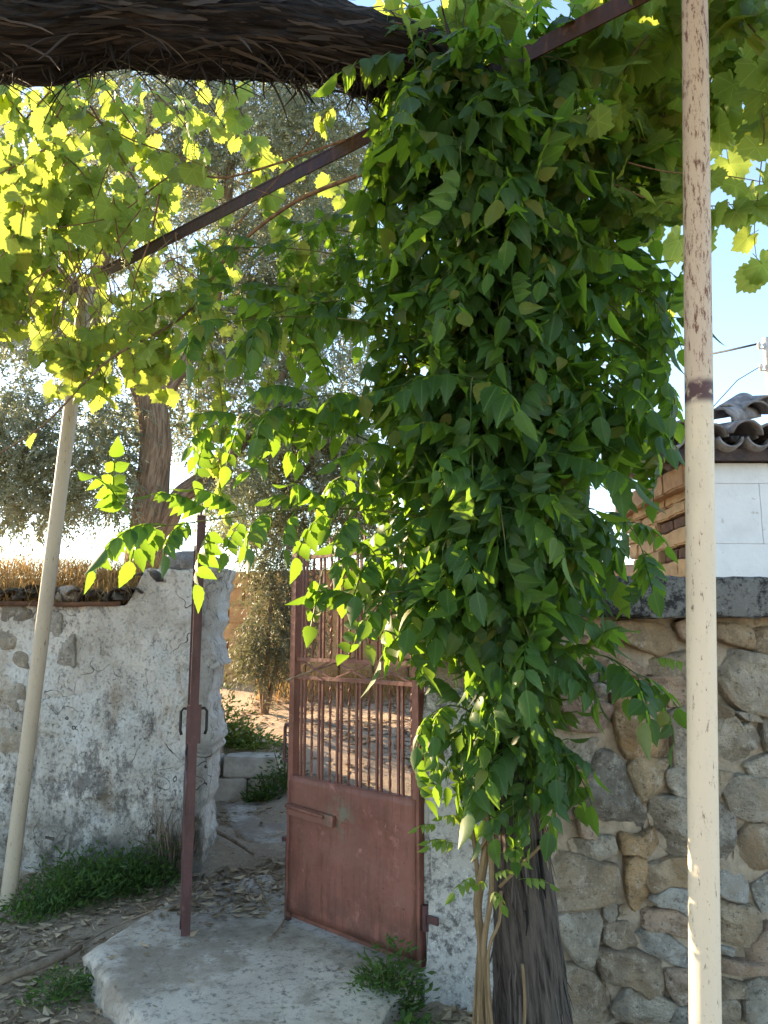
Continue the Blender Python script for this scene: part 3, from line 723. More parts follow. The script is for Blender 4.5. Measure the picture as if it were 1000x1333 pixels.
# ------------------------------------------------------------------ gates
def bar_v(parent, name, p, z0, z1, w_=.014, twist=False, mat=None, dirv=Vector((1,0,0))):
    m = MB()
    if not twist: m.bar((p.x, p.y, z0), (p.x, p.y, z1), w_, w_, up=dirv)
    else:
        n = int((z1-z0)/.022); V = []
        for i in range(n+1):
            a = i*.62
            for k in range(4):
                V.append((p.x+w_*.72*math.cos(a+k*math.pi/2), p.y+w_*.72*math.sin(a+k*math.pi/2), z0+(z1-z0)*i/n))
        m.add(V, [(i*4+k, i*4+(k+1) % 4, (i+1)*4+(k+1) % 4, (i+1)*4+k) for i in range(n) for k in range(4)])
    return m.build(name, mat or MAT['gate'], parent)
def gate(name, hinge, free, z0, zp, zr, zr2, zt, mat, label, handle_side=(1,), bolts=True, upper=True):
    d = (free-hinge); L = d.length; d.normalize(); nrm = Vector((d.y, -d.x, 0))
    if nrm.y > 0: nrm = -nrm
    g = thing(name, (hinge.x, hinge.y, z0), label, 'gate', None)
    at = lambda s, z: Vector((hinge.x+d.x*s, hinge.y+d.y*s, z))
    for s in (0.02, L-.02):
        m = MB(); m.bar(at(s, z0), at(s, zt+(.02 if s > .1 else 0)), .042, .036, up=d); m.build('stile', mat, g)
    for z, h in ((z0+.02,.04),(zr,.018),(zr2,.018),(zt-.03,.022)):
        m = MB(); m.bar(at(.042, z), at(L-.042, z), .022, h); m.build('rail', mat, g)
    # sheet panel, slightly buckled
    m = MB(); V = []; NX, NZ = 24, 20
    for j in range(NZ+1):
        for i in range(NX+1):
            q = at(.02+(L-.04)*i/NX, z0+.025+(zp-z0-.025)*j/NZ) + nrm*(.024+.007*fbm(i*.22, j*.2, 1, 1))
            V.append(tuple(q))
    F = [(j*(NX+1)+i, j*(NX+1)+i+1, (j+1)*(NX+1)+i+1, (j+1)*(NX+1)+i) for j in range(NZ) for i in range(NX)]
    V2 = [tuple(Vector(v)-nrm*.008) for v in V]; b = len(V)
    F2 = [tuple(reversed([k+b for k in f])) for f in F]
    ed = [i for i in range(NX+1)] + [j*(NX+1)+NX for j in range(1, NZ+1)] + [NZ*(NX+1)+i for i in range(NX-1,-1,-1)] + [j*(NX+1) for j in range(NZ-1,0,-1)]
    F3 = [(ed[k], ed[k-1], ed[k-1]+b, ed[k]+b) for k in range(len(ed))]
    m.add(V+V2, F+F2+F3); pan = m.build('panel', mat, g, True)
    m = MB(); m.bar(at(.0, zp-.008), at(L, zp-.008), .03, .022); m.build('panel_rim', mat, g)
    # bars: pairs of plain bars, twisted bars between
    nb_ = max(3, round((L-.1)/.128)); sp = (L-.08)/nb_
    for k in range(nb_):
        s = .04 + sp*(k+.62)
        for zz in ((zp, zr), (zr2, zt-.03)):
            for e in (-.012, .014): bar_v(g, 'bar', at(s+e, 0), zz[0]-.01, zz[1], .011, False, mat, d)
            if k < nb_: bar_v(g, 'twisted_bar', at(s-sp*.5, 0), zz[0]-.01, zz[1], .010, True, mat, d)
    # crossed lattice band
    k_ = max(2, round(L/.28))
    for k in range(k_):
        a, b2 = .04+(L-.08)*k/k_, .04+(L-.08)*(k+1)/k_
        for (u, v) in ((zr, zr2), (zr2, zr)):
            m = MB(); m.bar(at(a, u), at(b2, v) , .006, .008); m.build('lattice_bar', mat, g)
    # scrolls on top
    for k in range(3):
        s = L*(.22+.28*k)
        for sg in (-1, 1):
            pts = []
            for i in range(22):
                a = i/21*4.6; r = .055*(1-i/21*.75)
                pts.append(at(s+sg*(.058-r*math.cos(a)), zt+.03+r*math.sin(a)))
            m = MB().tube(pts, .006, 5); m.build('scroll', mat, g)
    return g, at, d, nrm
hg = Vector((.165, 3.335, 0)); fr = Vector((-.475, 3.915, 0))
g1, at1, d1, n1 = gate('metal_gate', hg, fr, .155, .82, 1.305, 1.395, 1.95, MAT['gate'], 'maroon steel gate leaf with sheet panel and twisted bars, nearly shut beside the pillar')
L1 = (fr-hg).length
m = MB(); m.tube([at1(L1+.0, 1.06), at1(L1+.045, 1.06), at1(L1+.05, 1.04), at1(L1+.05, .90), at1(L1+.045, .88), at1(L1, .88)], .009, 6); m.build('handle', MAT['gate2'], g1, True)
m = MB(); m.bar(at1(L1-.03, .665)+n1*.04, at1(L1-.36, .655)+n1*.04, .02, .05); bpl = m.build('bolt_plate', MAT['gate'], g1)
m = MB(); m.tube([at1(L1-.03, .68)+n1*.055, at1(L1-.3, .67)+n1*.055], .009, 6); m.build('bolt', MAT['gate'], bpl, True)
m = MB(); m.bar(at1(L1-.0, .50)+n1*.0, at1(L1-.0, .13), .022, .03, up=d1); m.bar(at1(L1+.05, .50), at1(L1-.02, .505), .015, .02); m.build('drop_bolt', MAT['gate2'], g1)
for zz in (.35, 1.6):
    m = MB(); m.tube([at1(-.012, zz-.05), at1(-.012, zz+.05)], .016, 8); m.bar(at1(-.08, zz), at1(.02, zz), .012, .03); m.build('hinge', MAT['gate2'], g1)
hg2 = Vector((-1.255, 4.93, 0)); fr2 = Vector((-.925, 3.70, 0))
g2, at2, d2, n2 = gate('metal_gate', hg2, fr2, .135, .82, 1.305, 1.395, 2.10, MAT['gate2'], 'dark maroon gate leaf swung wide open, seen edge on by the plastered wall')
L2 = (fr2-hg2).length; side = Vector((-d2.y, d2.x, 0))
m = MB(); m.bar(at2(L2-.025, 1.18), at2(L2-.025, 1.0), .07, .05, up=d2); lkb = m.build('lock_box', MAT['gate2'], g2)
for sg in (-1, 1):
    m = MB(); q = side*sg
    m.tube([at2(L2-.03, 1.16)+q*.015, at2(L2-.03, 1.165)+q*.05, at2(L2-.03, 1.15)+q*.062, at2(L2-.03, 1.06)+q*.062, at2(L2-.03, 1.04)+q*.055], .007, 6); m.build('handle', MAT['wire'], lkb, True)
for zz in (.35, 1.6):
    m = MB(); m.tube([at2(-.012, zz-.05), at2(-.012, zz+.05)], .016, 8); m.bar(at2(-.10, zz), at2(.02, zz), .012, .03); m.build('hinge', MAT['gate2'], g2)

# ------------------------------------------------------------------ pergola
pg = thing('pergola', (0, 3.2, 0), 'steel pergola with cream painted pipe posts and a rusty angle beam', 'pergola')
def post(a, b, r, mat):
    m = MB(); m.tube([a, b], r, 20, .05, disp=lambda an, s, t: 1+.012*nz(an, s, 1, 2)); return m.build('post', mat, pg, True)
Rb = Vector((.838, 2.2, -.15)); Rt = Vector((1.062, 2.2, 3.78))
post(Rb, Rt, .0415, MAT['pole'])
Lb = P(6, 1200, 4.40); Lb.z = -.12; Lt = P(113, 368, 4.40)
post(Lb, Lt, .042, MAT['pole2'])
ba = Vector((Lt.x-.12, Lt.y+.10, Lt.z+.02)); bb = Vector((Rt.x+.05, Rt.y-.05, 3.775))
m = MB(); dd = (bb-ba).normalized(); m.bar(ba, bb, .075, .007); m.bar(ba+Vector((0,0,-.03))+Vector((dd.y,-dd.x,0))*.030, bb+Vector((0,0,-.03))+Vector((dd.y,-dd.x,0))*.034, .007, .075)
m.build('beam', MAT['rust'], pg)

# ------------------------------------------------------------------ grape vine trunk
gv = thing('grape_vine', (.55, 2.85, 0), 'old grape vine with a shaggy dark trunk bent along the pergola', 'vine')
TR = [(P(-90,36,2.72),.165),(P(0,42,2.72),.165),(P(60,50,2.72),.17),(P(150,30,2.72),.145),(P(260,42,2.74),.16),(P(380,50,2.76),.155),(P(480,72,2.78),.145),(P(560,88,2.80),.125),(P(612,160,2.84),.11),(P(640,300,2.90),.10),
      (P(645,450,2.92),.095),(P(640,600,2.93),.092),(P(640,700,2.93),.088),(P(652,850,2.92),.086),(P(668,1000,2.90),.088),(P(678,1100,2.88),.095),(P(685,1200,2.87),.108),(P(692,1320,2.85),.125),(P(700,1420,2.84),.15)]
pts = [a for a, b in TR]; pts[-1].z = -.08
def vdisp(a, L, t):
    hz = 1.0 if t < .42 else .55
    a2 = a + .9*L*(.5 if t < .42 else .12)
    q = noise.noise(Vector((math.cos(a)*1.6, math.sin(a)*1.6, L*2.6)))*.16*hz
    q += (1-abs(noise.noise(Vector((math.cos(a2)*4.5, math.sin(a2)*4.5, L*1.1+5)))))*.20
    q += (1-abs(noise.noise(Vector((math.cos(a2)*11, math.sin(a2)*11, L*2.0+9)))))*.09
    q += noise.noise(Vector((math.cos(a2)*22, math.sin(a2)*22, L*5)))*.07 - .10*max(0, noise.noise(Vector((math.cos(a2)*8, math.sin(a2)*8, L*.8+3))))
    return .80+q
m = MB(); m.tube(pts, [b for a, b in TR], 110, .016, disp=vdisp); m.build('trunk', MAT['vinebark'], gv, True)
random.seed(3)
hp, hr = resample(pts[:9], [b for a, b in TR][:9], .03)
m = MB()
for _ in range(560):                                       # peeling bark strips
    i = random.randrange(0, len(hp)-2); c = hp[i]; T = (hp[i+1]-hp[i]).normalized(); a = random.random()*6.283
    U = Vector((0,0,1)); B = T.cross(U).normalized(); U = B.cross(T)
    nrm = B*math.cos(a)+U*math.sin(a); tan = (U*math.cos(a)-B*math.sin(a))
    ln = random.uniform(.08,.38); sg = random.choice((-1,1)); q = c+nrm*hr[i]*1.0; lift = random.choice((.01,.02,.04,.08,.14))
    ps = []; r_ = random.choice((.0015,.002,.003,.004,.007))
    for k in range(5):
        t = k/4; w_ = T*sg*ln*t*.9 + nrm*(lift*t*t+.004) + tan*random.uniform(-.005,.005) + Vector((0,0,-.12*lift*t*t*4))
        ps.append(q+w_-nrm*.25*hr[i]*(1-math.cos(t*.3)))
    if random.random() < .65:
        wd = random.uniform(.003,.010); k_ = [.4, 1, .9, .8, .2]; V = []
        for p_, f_ in zip(ps, k_): V += [tuple(p_-tan*wd*f_), tuple(p_+tan*wd*f_+nrm*.003)]
        m.add(V, [(2*i_, 2*i_+1, 2*i_+3, 2*i_+2) for i_ in range(4)], r=random.random()*.55)
    else: m.tube(ps, [r_, r_*1.3, r_*1.2, r_, r_*.4], 4, r=random.random()*.6, cap=False)
vp, vr = resample(pts[11:], [b for a, b in TR][11:], .03)
for _ in range(260):
    i = random.randrange(0, len(vp)-3); c = vp[i]; T = (vp[i+1]-vp[i]).normalized(); a = random.random()*6.283; B = T.cross(Vector((0,1,0))).normalized(); U = B.cross(T)
    nrm = B*math.cos(a)+U*math.sin(a); ln = random.uniform(.06,.3); lift = random.choice((.004,.006,.01,.02,.03)); r_ = random.choice((.0015,.002,.003,.005)); ps = []
    for k in range(5):
        t = k/4; j = min(len(vp)-1, i+int(ln*t/.03)); ps.append(vp[j]+nrm*(vr[j]*1.0+lift*t*t)+U*random.uniform(-.004,.004)+B*random.uniform(-.004,.004))
    m.tube(ps, [r_, r_*1.3, r_*1.2, r_, r_*.4], 4, r=.4+.6*random.random(), cap=False)  # shreds kept paler here, painting in the light on the lower trunk
for _ in range(210):                                       # hanging rootlets under the trunk
    cx = random.choice((20, 75, 95, 118, 160, 205, 235, 262, 300, 350, 375, 400, 430, 455, 470, 480, 480, 500))+random.gauss(0, 12)
    i = min(range(len(hp)), key=lambda k: abs((500+hp[k].x/(hp[k].y*.988+(hp[k].z-EYE)*.156)*FPX)-cx))
    q = hp[i]+Vector((random.uniform(-.03,.03), random.uniform(-.07,.05), -hr[i]*.9)); ln = random.choice((.03,.04,.06,.08,.14)); a = random.uniform(-.9,.9)
    ps = [q+Vector((a*ln*t*.7+random.uniform(-.006,.006), random.uniform(-.008,.008), -ln*t)) for t in (0,.3,.6,1)]
    r_ = random.uniform(.002,.007); m.tube(ps, [r_*1.4, r_, r_*.8, r_*.3], 4, r=random.random()*.2, cap=False)
tag(m.build('bark_shreds', MAT['shred'], gv), kind='stuff')

# ------------------------------------------------------------------ leaf meshes
def leaflet(mb_, base, d, wdir, ln, wd, curl, r):
    """toothed ovate leaflet with a folded midrib"""
    d = d.normalized(); wdir = (wdir-d*wdir.dot(d)).normalized(); n = d.cross(wdir)
    ts = (0,.05,.12,.20,.29,.38,.47,.56,.65,.74,.83,.92,1)
    V = []; UV = []
    for i, t in enumerate(ts):
        mid = base+d*ln*t - n*curl*ln*t*t
        hw = wd*(math.sin(math.pi*min(1, t**.72))**.85 if 0 < t < 1 else 0)*.5*(1-.25*t)*1.15
        hw *= (1.06 if i % 2 else .94); hw *= 1-.35*max(0, t-.55)
        V.append(tuple(mid)); UV.append((.5, t))
        for s_ in (-1, 1):
            V.append(tuple(mid+wdir*s_*hw+n*hw*.28)); UV.append((.5+.5*s_*hw/(wd*.5+1e-6), t))
    F = []
    for i in range(len(ts)-1):
        a, b = i*3, (i+1)*3
        F.append((a, b, b+1, a+1)); F.append((a, a+2, b+2, b))
    mb_.add(V, F, UV, r)
def compound_leaf(seed, npair=4, scale=1.0, ll=.085):
    random.seed(seed); m = MB(); L = .24*scale*random.uniform(.9,1.1); a = random.uniform(.0,.25); k = -random.uniform(.5,1.2); pts = []; p = Vector((0,0,0)); N = 14
    for i in range(N+1):
        pts.append(p.copy()); an = a+k*i/N; p += Vector((random.uniform(-.002,.002), math.cos(an), math.sin(an)))*(L/N)
    m.tube(pts[::2], .0022*scale, 4, cap=False, r=.9)
    for q in range(npair):
        t = .34+.6*q/npair; i = int(t*N); T = (pts[i+1]-pts[i]).normalized(); sz = (1.0-.10*abs(q-1.2))*scale
        for s_ in (-1, 1):
            dn = random.uniform(.55,1.25); d = Vector((s_*1.0, 0, 0))+T*random.uniform(.25,.6)+Vector((0,0,-dn))
            leaflet(m, pts[i], d, T*s_ , ll*sz*random.uniform(.88,1.12), ll*.60*sz*random.uniform(.9,1.1), random.choice((.05,.12,.2,.3,.5)), (q*2+s_)*.06)
    T = (pts[N]-pts[N-1]).normalized()
    leaflet(m, pts[N], T+Vector((0,0,-.5)), Vector((1,0,0)), ll*1.15*scale, ll*.62*scale, .18, 0)
    return m
def grape_leaf(seed):
    random.seed(seed); m = MB(); N = 38; V = []; UV = []
    sz = .5
    def rad(th):
        a = abs(th); r = .80 if a < 2.2 else .58
        for c, h, w_ in ((0,1.0,.34),(.98,.88,.34),(1.9,.74,.36),(2.55,.55,.3)):
            r = max(r, h*math.exp(-((a-c)/w_)**2*.55))
        if a > 2.75: r = .48-(a-2.75)*.95
        return max(.08, r)
    cup = random.uniform(.05,.55); wv = random.uniform(.04,.13); ph = random.random()*6
    V.append((0,0,0)); UV.append((.5,.5))
    for ring in (.5, 1.0):
        for k in range(N):
            th = -math.pi+2*math.pi*(k+.5)/N; r = rad(th)*ring
            if ring == 1.0: r *= 1.06 if k % 2 else .93
            x, y = r*math.sin(th), r*math.cos(th)
            z = -cup*(x*x+y*y)*.6 + wv*math.sin(3*th+ph)*ring + .10*abs(math.sin(th*1.9))*ring*.5
            V.append((x*sz*1.0, y*sz, z*sz)); UV.append((.5+x*.5, .5+y*.5))
    F = [(0, 1+k, 1+(k+1) % N) for k in range(N)] + [(1+k, 1+N+k, 1+N+(k+1) % N, 1+(k+1) % N) for k in range(N)]
    F = [tuple(reversed(f)) for f in F]
    m.add(V, F, UV, 0.0)
    m.tube([(0,0,0),(0,-.12,.06),(0,-.26,.16)], .008, 4, cap=False, r=.5)       # petiole
    return m
TL = [compound_leaf(100+i, 4, 1.0) for i in range(8)] + [compound_leaf(120+i, 3, .9) for i in range(4)]
TLM = [m.mesh('leaf', True) for m in TL]
GL = [grape_leaf(200+i) for i in range(8)]; GLM = [m.mesh('leaf', True) for m in GL]
for me in TLM: me.materials.append(MAT['trumpet'])
for me in GLM: me.materials.append(MAT['grape'])
def place_leaves(parent, items, protos, meshes, mat, nobj, stuffname='foliage'):
    """items: (score, proto index, matrix); the best scored are leaves of their own"""
    items.sort(key=lambda t: -t[0])
    for sc, k, M in items[:nobj]: link('leaf', meshes[k], None, parent, M)
    big = MB()
    for sc, k, M in items[nobj:]:
        src = protos[k]; A = np.array(src.v); Mn = np.array(M); B = A @ Mn[:3,:3].T + Mn[:3,3]
        r = random.random(); b = len(big.v)
        big.v.extend(map(tuple, B)); big.uv.extend(src.uv); big.rnd.extend([(x+r) % 1 for x in src.rnd])
        big.f.extend(tuple(i+b for i in f) for f in src.f)
    if big.v: tag(big.build(stuffname, mat, parent, True), kind='stuff')
def frame(pos, ydir, zhint, scale):
    y = ydir.normalized(); x = y.cross(zhint)
    if x.length < 1e-3: x = y.orthogonal()
    x.normalize(); z = x.cross(y)
    return Matrix(((x.x*scale, y.x*scale, z.x*scale, pos.x), (x.y*scale, y.y*scale, z.y*scale, pos.y), (x.z*scale, y.z*scale, z.z*scale, pos.z), (0,0,0,1)))

# ------------------------------------------------------------------ trumpet vine on the trunk
tv = thing('trumpet_vine', (.40, 2.80, 0), 'trumpet vine with glossy dark green leaflets climbing the old trunk', 'vine')
random.seed(31)
stems = [[(622,1400,2.78),(628,1250,2.80),(622,1180,2.80),(634,1090,2.81),(632,1000,2.82),(640,900,2.82),(618,740,2.84),(612,640,2.84),(590,480,2.84)],
         [(640,1410,2.76),(636,1300,2.76),(630,1230,2.76),(640,1160,2.77),(636,1070,2.79),(628,980,2.80),(620,900,2.80)],
         [(612,1410,2.84),(620,1300,2.83),(625,1200,2.82),(618,1100,2.82),(610,1060,2.82),(606,1030,2.82)],
         [(735,1420,2.80),(722,1260,2.80),(714,1170,2.82),(708,1060,2.83),(700,960,2.84),(680,860,2.84),(660,720,2.84)]]
for i, st_ in enumerate(stems):
    pp = [P(a, b, c) for a, b, c in st_]; pp[0].z = -.06
    r0 = (.017,.012,.010,.011)[i]
    m = MB(); m.tube(pp, [r0*(1-.35*k/(len(pp)-1)) for k in range(len(pp))], 8, .03, disp=lambda a, s, t: 1+.18*nz(a, s*20, 3, 1)); m.build('stem', MAT['tanbark'], tv, True)
for st_ in ([(655,1415,2.73),(640,1330,2.73),(636,1240,2.74),(650,1200,2.75),(652,1160,2.76)], [(672,1400,2.70),(682,1340,2.71),(683,1290,2.72),(680,1255,2.73)], [(650,1155,2.74),(680,1125,2.74),(705,1100,2.76),(712,1090,2.80)], [(615,1120,2.81),(640,1085,2.78),(655,1085,2.78)]):
    pp = [P(a, b, c) for a, b, c in st_]; m = MB(); m.tube(pp, .006, 6, .03); m.build('stem', MAT['tanbark'], tv, True)
ENV = [(60,490,850),(120,480,860),(180,475,868),(260,465,868),(340,460,868),(420,460,865),(500,470,856),(560,480,842),(620,485,835),(700,480,838),(760,490,795),(800,530,725),(850,580,690),(900,600,682),(950,608,690),(1000,620,698),(1045,640,705),(1080,655,705)]
def env(y):
    for a, b in zip(ENV, ENV[1:]):
        if a[0] <= y <= b[0]:
            t = (y-a[0])/(b[0]-a[0]); return a[1]+(b[1]-a[1])*t, a[2]+(b[2]-a[2])*t
    return ENV[-1][1:]
AX = [(40,590),(160,612),(300,640),(450,645),(600,640),(700,640),(850,652),(1000,668),(1100,678)]
def axx(y):
    for a, b in zip(AX, AX[1:]):
        if a[0] <= y <= b[0]: return a[1]+(b[1]-a[1])*(y-a[0])/(b[0]-a[0])
    return AX[-1][1]
items = []
def add_leaf(pos, out, size, tip=None):
    y = Vector(out); y.z += random.uniform(-.35, .25); y.normalize()
    k = random.randrange(len(TL)); M = frame(pos, y, Vector((random.uniform(-.35,.35), random.uniform(-.35,.35), 1)), size)
    e = pos+y*.15*size; dist = (e-Vector((0,0,EYE))).length
    items.append((-e.y*2.2 - abs(e.x-.4)*.15 + random.random()*.25, k, M))
def shoot(pts, r=.004, leaf0=.3, gap=.085, size=1.0, mat='greenstem', ctr=None):
    ps, rs = resample([Vector(p) for p in pts], [r*(1-.6*i/(len(pts)-1)) for i in range(len(pts))], .03)
    m = MB(); m.tube(ps, rs, 5, cap=False); m.build('shoot', MAT[mat], tv, True)
    L = 0; nxt = None; tot = sum((ps[i+1]-ps[i]).length for i in range(len(ps)-1)); nxt = tot*leaf0
    for i in range(len(ps)-1):
        L += (ps[i+1]-ps[i]).length
        if L >= nxt:
            T = (ps[i+1]-ps[i]).normalized(); sdv = T.cross(Vector((0,0,1)));
            if sdv.length < .1: sdv = Vector((random.uniform(-1,1), random.uniform(-1,1), 0))
            sdv.normalize(); rot = Matrix.Rotation(random.uniform(-.9,.9), 3, T); sdv = rot @ sdv
            for s_ in (-1, 1):
                if random.random() < .93: add_leaf(ps[i], sdv*s_+T*random.uniform(.3,1.0), size*random.uniform(.78,1.15))
            nxt += gap*random.uniform(.8,1.3)
    add_leaf(ps[-1], (ps[-1]-ps[-2]), size*.9)
YB = 2.90
for i_ in range(190):
    while True:
        y = random.uniform(50, 1070)
        if random.random() < (env(y)[1]-env(y)[0])/460*(1.0 if y < 780 else .75): break
    l, rr = env(y); ax = axx(y+random.uniform(0, 60)); ang = random.random()*6.283
    if i_ % 5 < 2: ang = random.choice((-1.57, -1.57, 1.57)) + random.gauss(0, .55)       # front and back of the trunk
    sx = math.cos(ang); hw = (rr-ax) if sx > 0 else (ax-l)
    x = ax + sx*hw*random.uniform(.40,.95)*.90
    dep = math.sin(ang)*random.uniform(.18,.46)*(1 if y < 800 else .62)
    if dep > .25 and y > 700: dep = .22
    y0 = y + random.uniform(10, 90)
    a = P(axx(y0), min(y0, 1090), YB); a += Vector((sx*.07, math.sin(ang)*.07, 0))
    b = P(x, y, YB+dep); mid = a.lerp(b, .5)+Vector((0,0,random.uniform(.02,.10)))
    q = b+Vector((sx*.06, math.sin(ang)*.06, -random.uniform(.04,.16)))
    shoot([a, mid, b, q], .0045, .20, random.uniform(.075,.10), random.choice((.75,.9,1.0,1.15,1.35))*(1 if y < 800 else .85))
# shoots the photograph shows one by one
for pp, g_, sz in (([(612,690,2.80),(520,668,2.74),(400,662,2.70),(280,676,2.68),(215,684,2.68),(150,680,2.66)], .105, 1.0),
           ([(620,800,2.80),(560,745,2.74),(500,722,2.70),(420,742,2.68)], .10, 1.0), ([(625,830,2.80),(580,790,2.70),(520,770,2.62),(470,790,2.58)], .10, 1.0),
           ([(650,860,2.82),(720,850,2.70),(790,855,2.62),(845,890,2.58)], .10, 1.05), 
           ([(620,480,2.84),(500,425,2.80),(380,412,2.76),(260,425,2.74)], .10, 1.0), ([(630,580,2.84),(520,530,2.80),(420,515,2.78),(350,540,2.78)], .09, 1.0),
           ([(620,400,2.9),(540,350,2.95),(470,350,3.0),(420,400,3.05)], .10, .9),
           ([(620,330,2.9),(540,260,2.95),(480,280,3.0),(440,340,3.05)], .09, .95), ([(620,620,2.84),(540,590,2.74),(480,600,2.70),(440,625,2.70)], .09, .95),
           ([(690,980,2.80),(705,960,2.72),(722,990,2.70),(738,1050,2.70)], .08, 1.0), ([(650,960,2.82),(600,920,2.74),(565,930,2.72),(545,975,2.72)], .08, .85),
           ([(650,1000,2.80),(610,960,2.74),(600,990,2.72),(612,1030,2.72)], .07, .85), ([(660,850,2.80),(670,800,2.62),(690,830,2.54),(695,870,2.52)], .07, 1.1),
           ([(700,600,2.85),(770,540,2.8),(820,535,2.78),(845,565,2.78)], .10, .95), ([(700,520,2.85),(780,450,2.8),(830,450,2.78),(868,500,2.78)], .085, 1.0),
           ([(700,700,2.85),(770,670,2.8),(815,680,2.76),(840,725,2.74)], .10, .95), ([(700,420,2.85),(780,370,2.8),(840,380,2.78),(872,420,2.78)], .085, 1.0)):
    shoot([P(*q) for q in pp], .0045, .18, g_*.95, sz*1.05)
for k in range(6):                                         # airy backlit sprays left of the column
    y = random.uniform(250, 560); x = random.uniform(300, 470); Yd = random.uniform(2.85, 3.4)
    a = P(560, y+random.uniform(20,90), 2.98); b = P(x, y, Yd); c = P(x-random.uniform(20,60), y+random.uniform(10,60), Yd)
    shoot([a, a.lerp(b,.5)+Vector((0,0,.08)), b, c], .004, .35, random.uniform(.085,.11), random.uniform(.75,1.05))
place_leaves(tv, items, TL, TLM, MAT['trumpet'], 300)
# young sprigs low on the stems
YL = [compound_leaf(300+i, 3, .45, .085) for i in range(3)]
for px, py, Yd, dx in ((598,1100,2.80,-1),(588,1095,2.80,-1),(610,1065,2.80,-1),(632,1150,2.74,-.2),(642,1140,2.74,.3),(622,1140,2.74,-.6),(650,1110,2.75,.6),(676,1145,2.72,.8),(562,850,2.85,-1),(640,1160,2.73,.1),(572,1075,2.82,-1),(845,858,2.56,.8)):
    m = YL[random.randrange(3)]; p = P(px, py, Yd)
    big = MB(); big.add(m.v, m.f, m.uv); big.rnd = list(m.rnd)
    big.build('young_leaf', MAT['trumpet_young'], tv, True, frame(p, Vector((dx, -.5, random.uniform(-.1,.4))), Vector((0,-.4,1)), random.uniform(.8,1.15)))

# ------------------------------------------------------------------ grape canes, leaves and bunches
random.seed(41)
gi = []
def cane(pts, r=.005, gap=.085, size=.14, leaf0=.05, bunch=0.0, name='cane', both=False, nox=True):
    ps, rs = resample([Vector(p) for p in pts], [r*(1-.65*i/(len(pts)-1)) for i in range(len(pts))], .03)
    m = MB(); m.tube(ps, rs, 5, cap=False); m.build(name, MAT['cane'], gv, True)
    tot = sum((ps[i+1]-ps[i]).length for i in range(len(ps)-1)); L = 0; nxt = tot*leaf0; sd_ = 1
    for i in range(len(ps)-1):
        L += (ps[i+1]-ps[i]).length
        if L >= nxt:
            for _ in range(2 if both else 1):
                T = (ps[i+1]-ps[i]).normalized(); sd_ = -sd_; s3 = T.cross(Vector((0,0,1)))
                if s3.length < .1: s3 = Vector((random.uniform(-1,1), random.uniform(-1,1), 0))
                s3.normalize(); out = s3*sd_*random.uniform(.3,1)+T*random.uniform(-.2,.5)+Vector((0,0,random.uniform(-1.3,-.1)))
                out.normalize(); sz = gsz*size*random.uniform(.6,1.15)
                nrm = Vector((random.uniform(-1,1), random.uniform(-1,1), random.uniform(.1,1.2)))
                base = ps[i]+out*.26*sz
                M = frame(base, out, nrm, sz); e = base+out*sz*.4
                gi.append((sz*4/max(1.5, (e-Vector((0,0,EYE))).length)+random.random()*.03, random.randrange(len(GL)), M))
            if bunch and random.random() < bunch: bunches.append((ps[i], random.uniform(.10,.20)))
            nxt += gap*random.uniform(.7,1.4)
bunches = []; gsz = 1.28
# seen one by one
cane([P(*q) for q in ((482,222,2.85),(380,265,3.1),(300,330,3.35),(240,410,3.5),(140,470,3.45),(60,550,3.3),(-10,595,3.2))], .011, .30, .13, .3)
cane([P(*q) for q in ((450,182,2.95),(300,230,3.2),(230,225,3.3),(150,280,3.4),(60,300,3.4),(-30,330,3.3))], .006, .12, .14)
cane([P(*q) for q in ((260,410,3.5),(280,470,3.48),(290,540,3.46),(285,620,3.46),(300,690,3.46))], .004, .05, .10, .05, .25, both=True)
cane([P(*q) for q in ((250,400,3.5),(265,450,3.55),(255,520,3.55),(262,600,3.55))], .004, .06, .09, .05, .3, both=True)
cane([P(*q) for q in ((330,400,3.4),(360,430,3.4),(345,520,3.4),(350,560,3.4))], .004, .07, .09, .05, .3, both=True)
# canopy over the left half: canes run back from the trunk over the pergola
for k in range(58):
    px = random.uniform(-70, 440)
    if px > 210 and random.random() < .7: px -= 250; y0 = random.uniform(95, 260); Y0 = random.uniform(2.85, 4.2)
    a = P(px, y0, Y0); dx = random.uniform(-1.1, .5); n = random.randint(3, 5); pts_ = [a]; q = a.copy(); hd = Vector((dx, random.uniform(.3,1.2), random.uniform(-.55,-.02)))
    for j in range(n):
        hd += Vector((random.uniform(-.35,.35), random.uniform(-.3,.3), random.uniform(-.28,.10))); q = q+hd.normalized()*random.uniform(.22,.36); pts_.append(q.copy())
    cane(pts_, random.uniform(.003,.006), .085, random.uniform(.10,.15), .02, .05, both=random.random() < .5)
for k in range(36):                                         # lower left curtain, in the sun
    a = P(random.uniform(-70, 150), random.uniform(300, 360), random.uniform(3.3, 4.3)); pts_ = [a]; q = a.copy()
    for j in range(3): q = q+Vector((random.uniform(-.14,.14), random.uniform(-.1,.1), -random.uniform(.10,.22))); pts_.append(q.copy())
    cane(pts_, .004, .07, random.uniform(.09,.13), .0, .1, both=True)
for k in range(15):                                         # middle, between tree and vine
    a = P(random.uniform(180, 430), random.uniform(300, 400), random.uniform(3.0, 3.9)); pts_ = [a]; q = a.copy()
    for j in range(3): q = q+Vector((random.uniform(-.22,.22), random.uniform(-.1,.1), -random.uniform(.02,.18))); pts_.append(q.copy())
    cane(pts_, .004, .075, random.uniform(.09,.13), .0, .1, both=True)
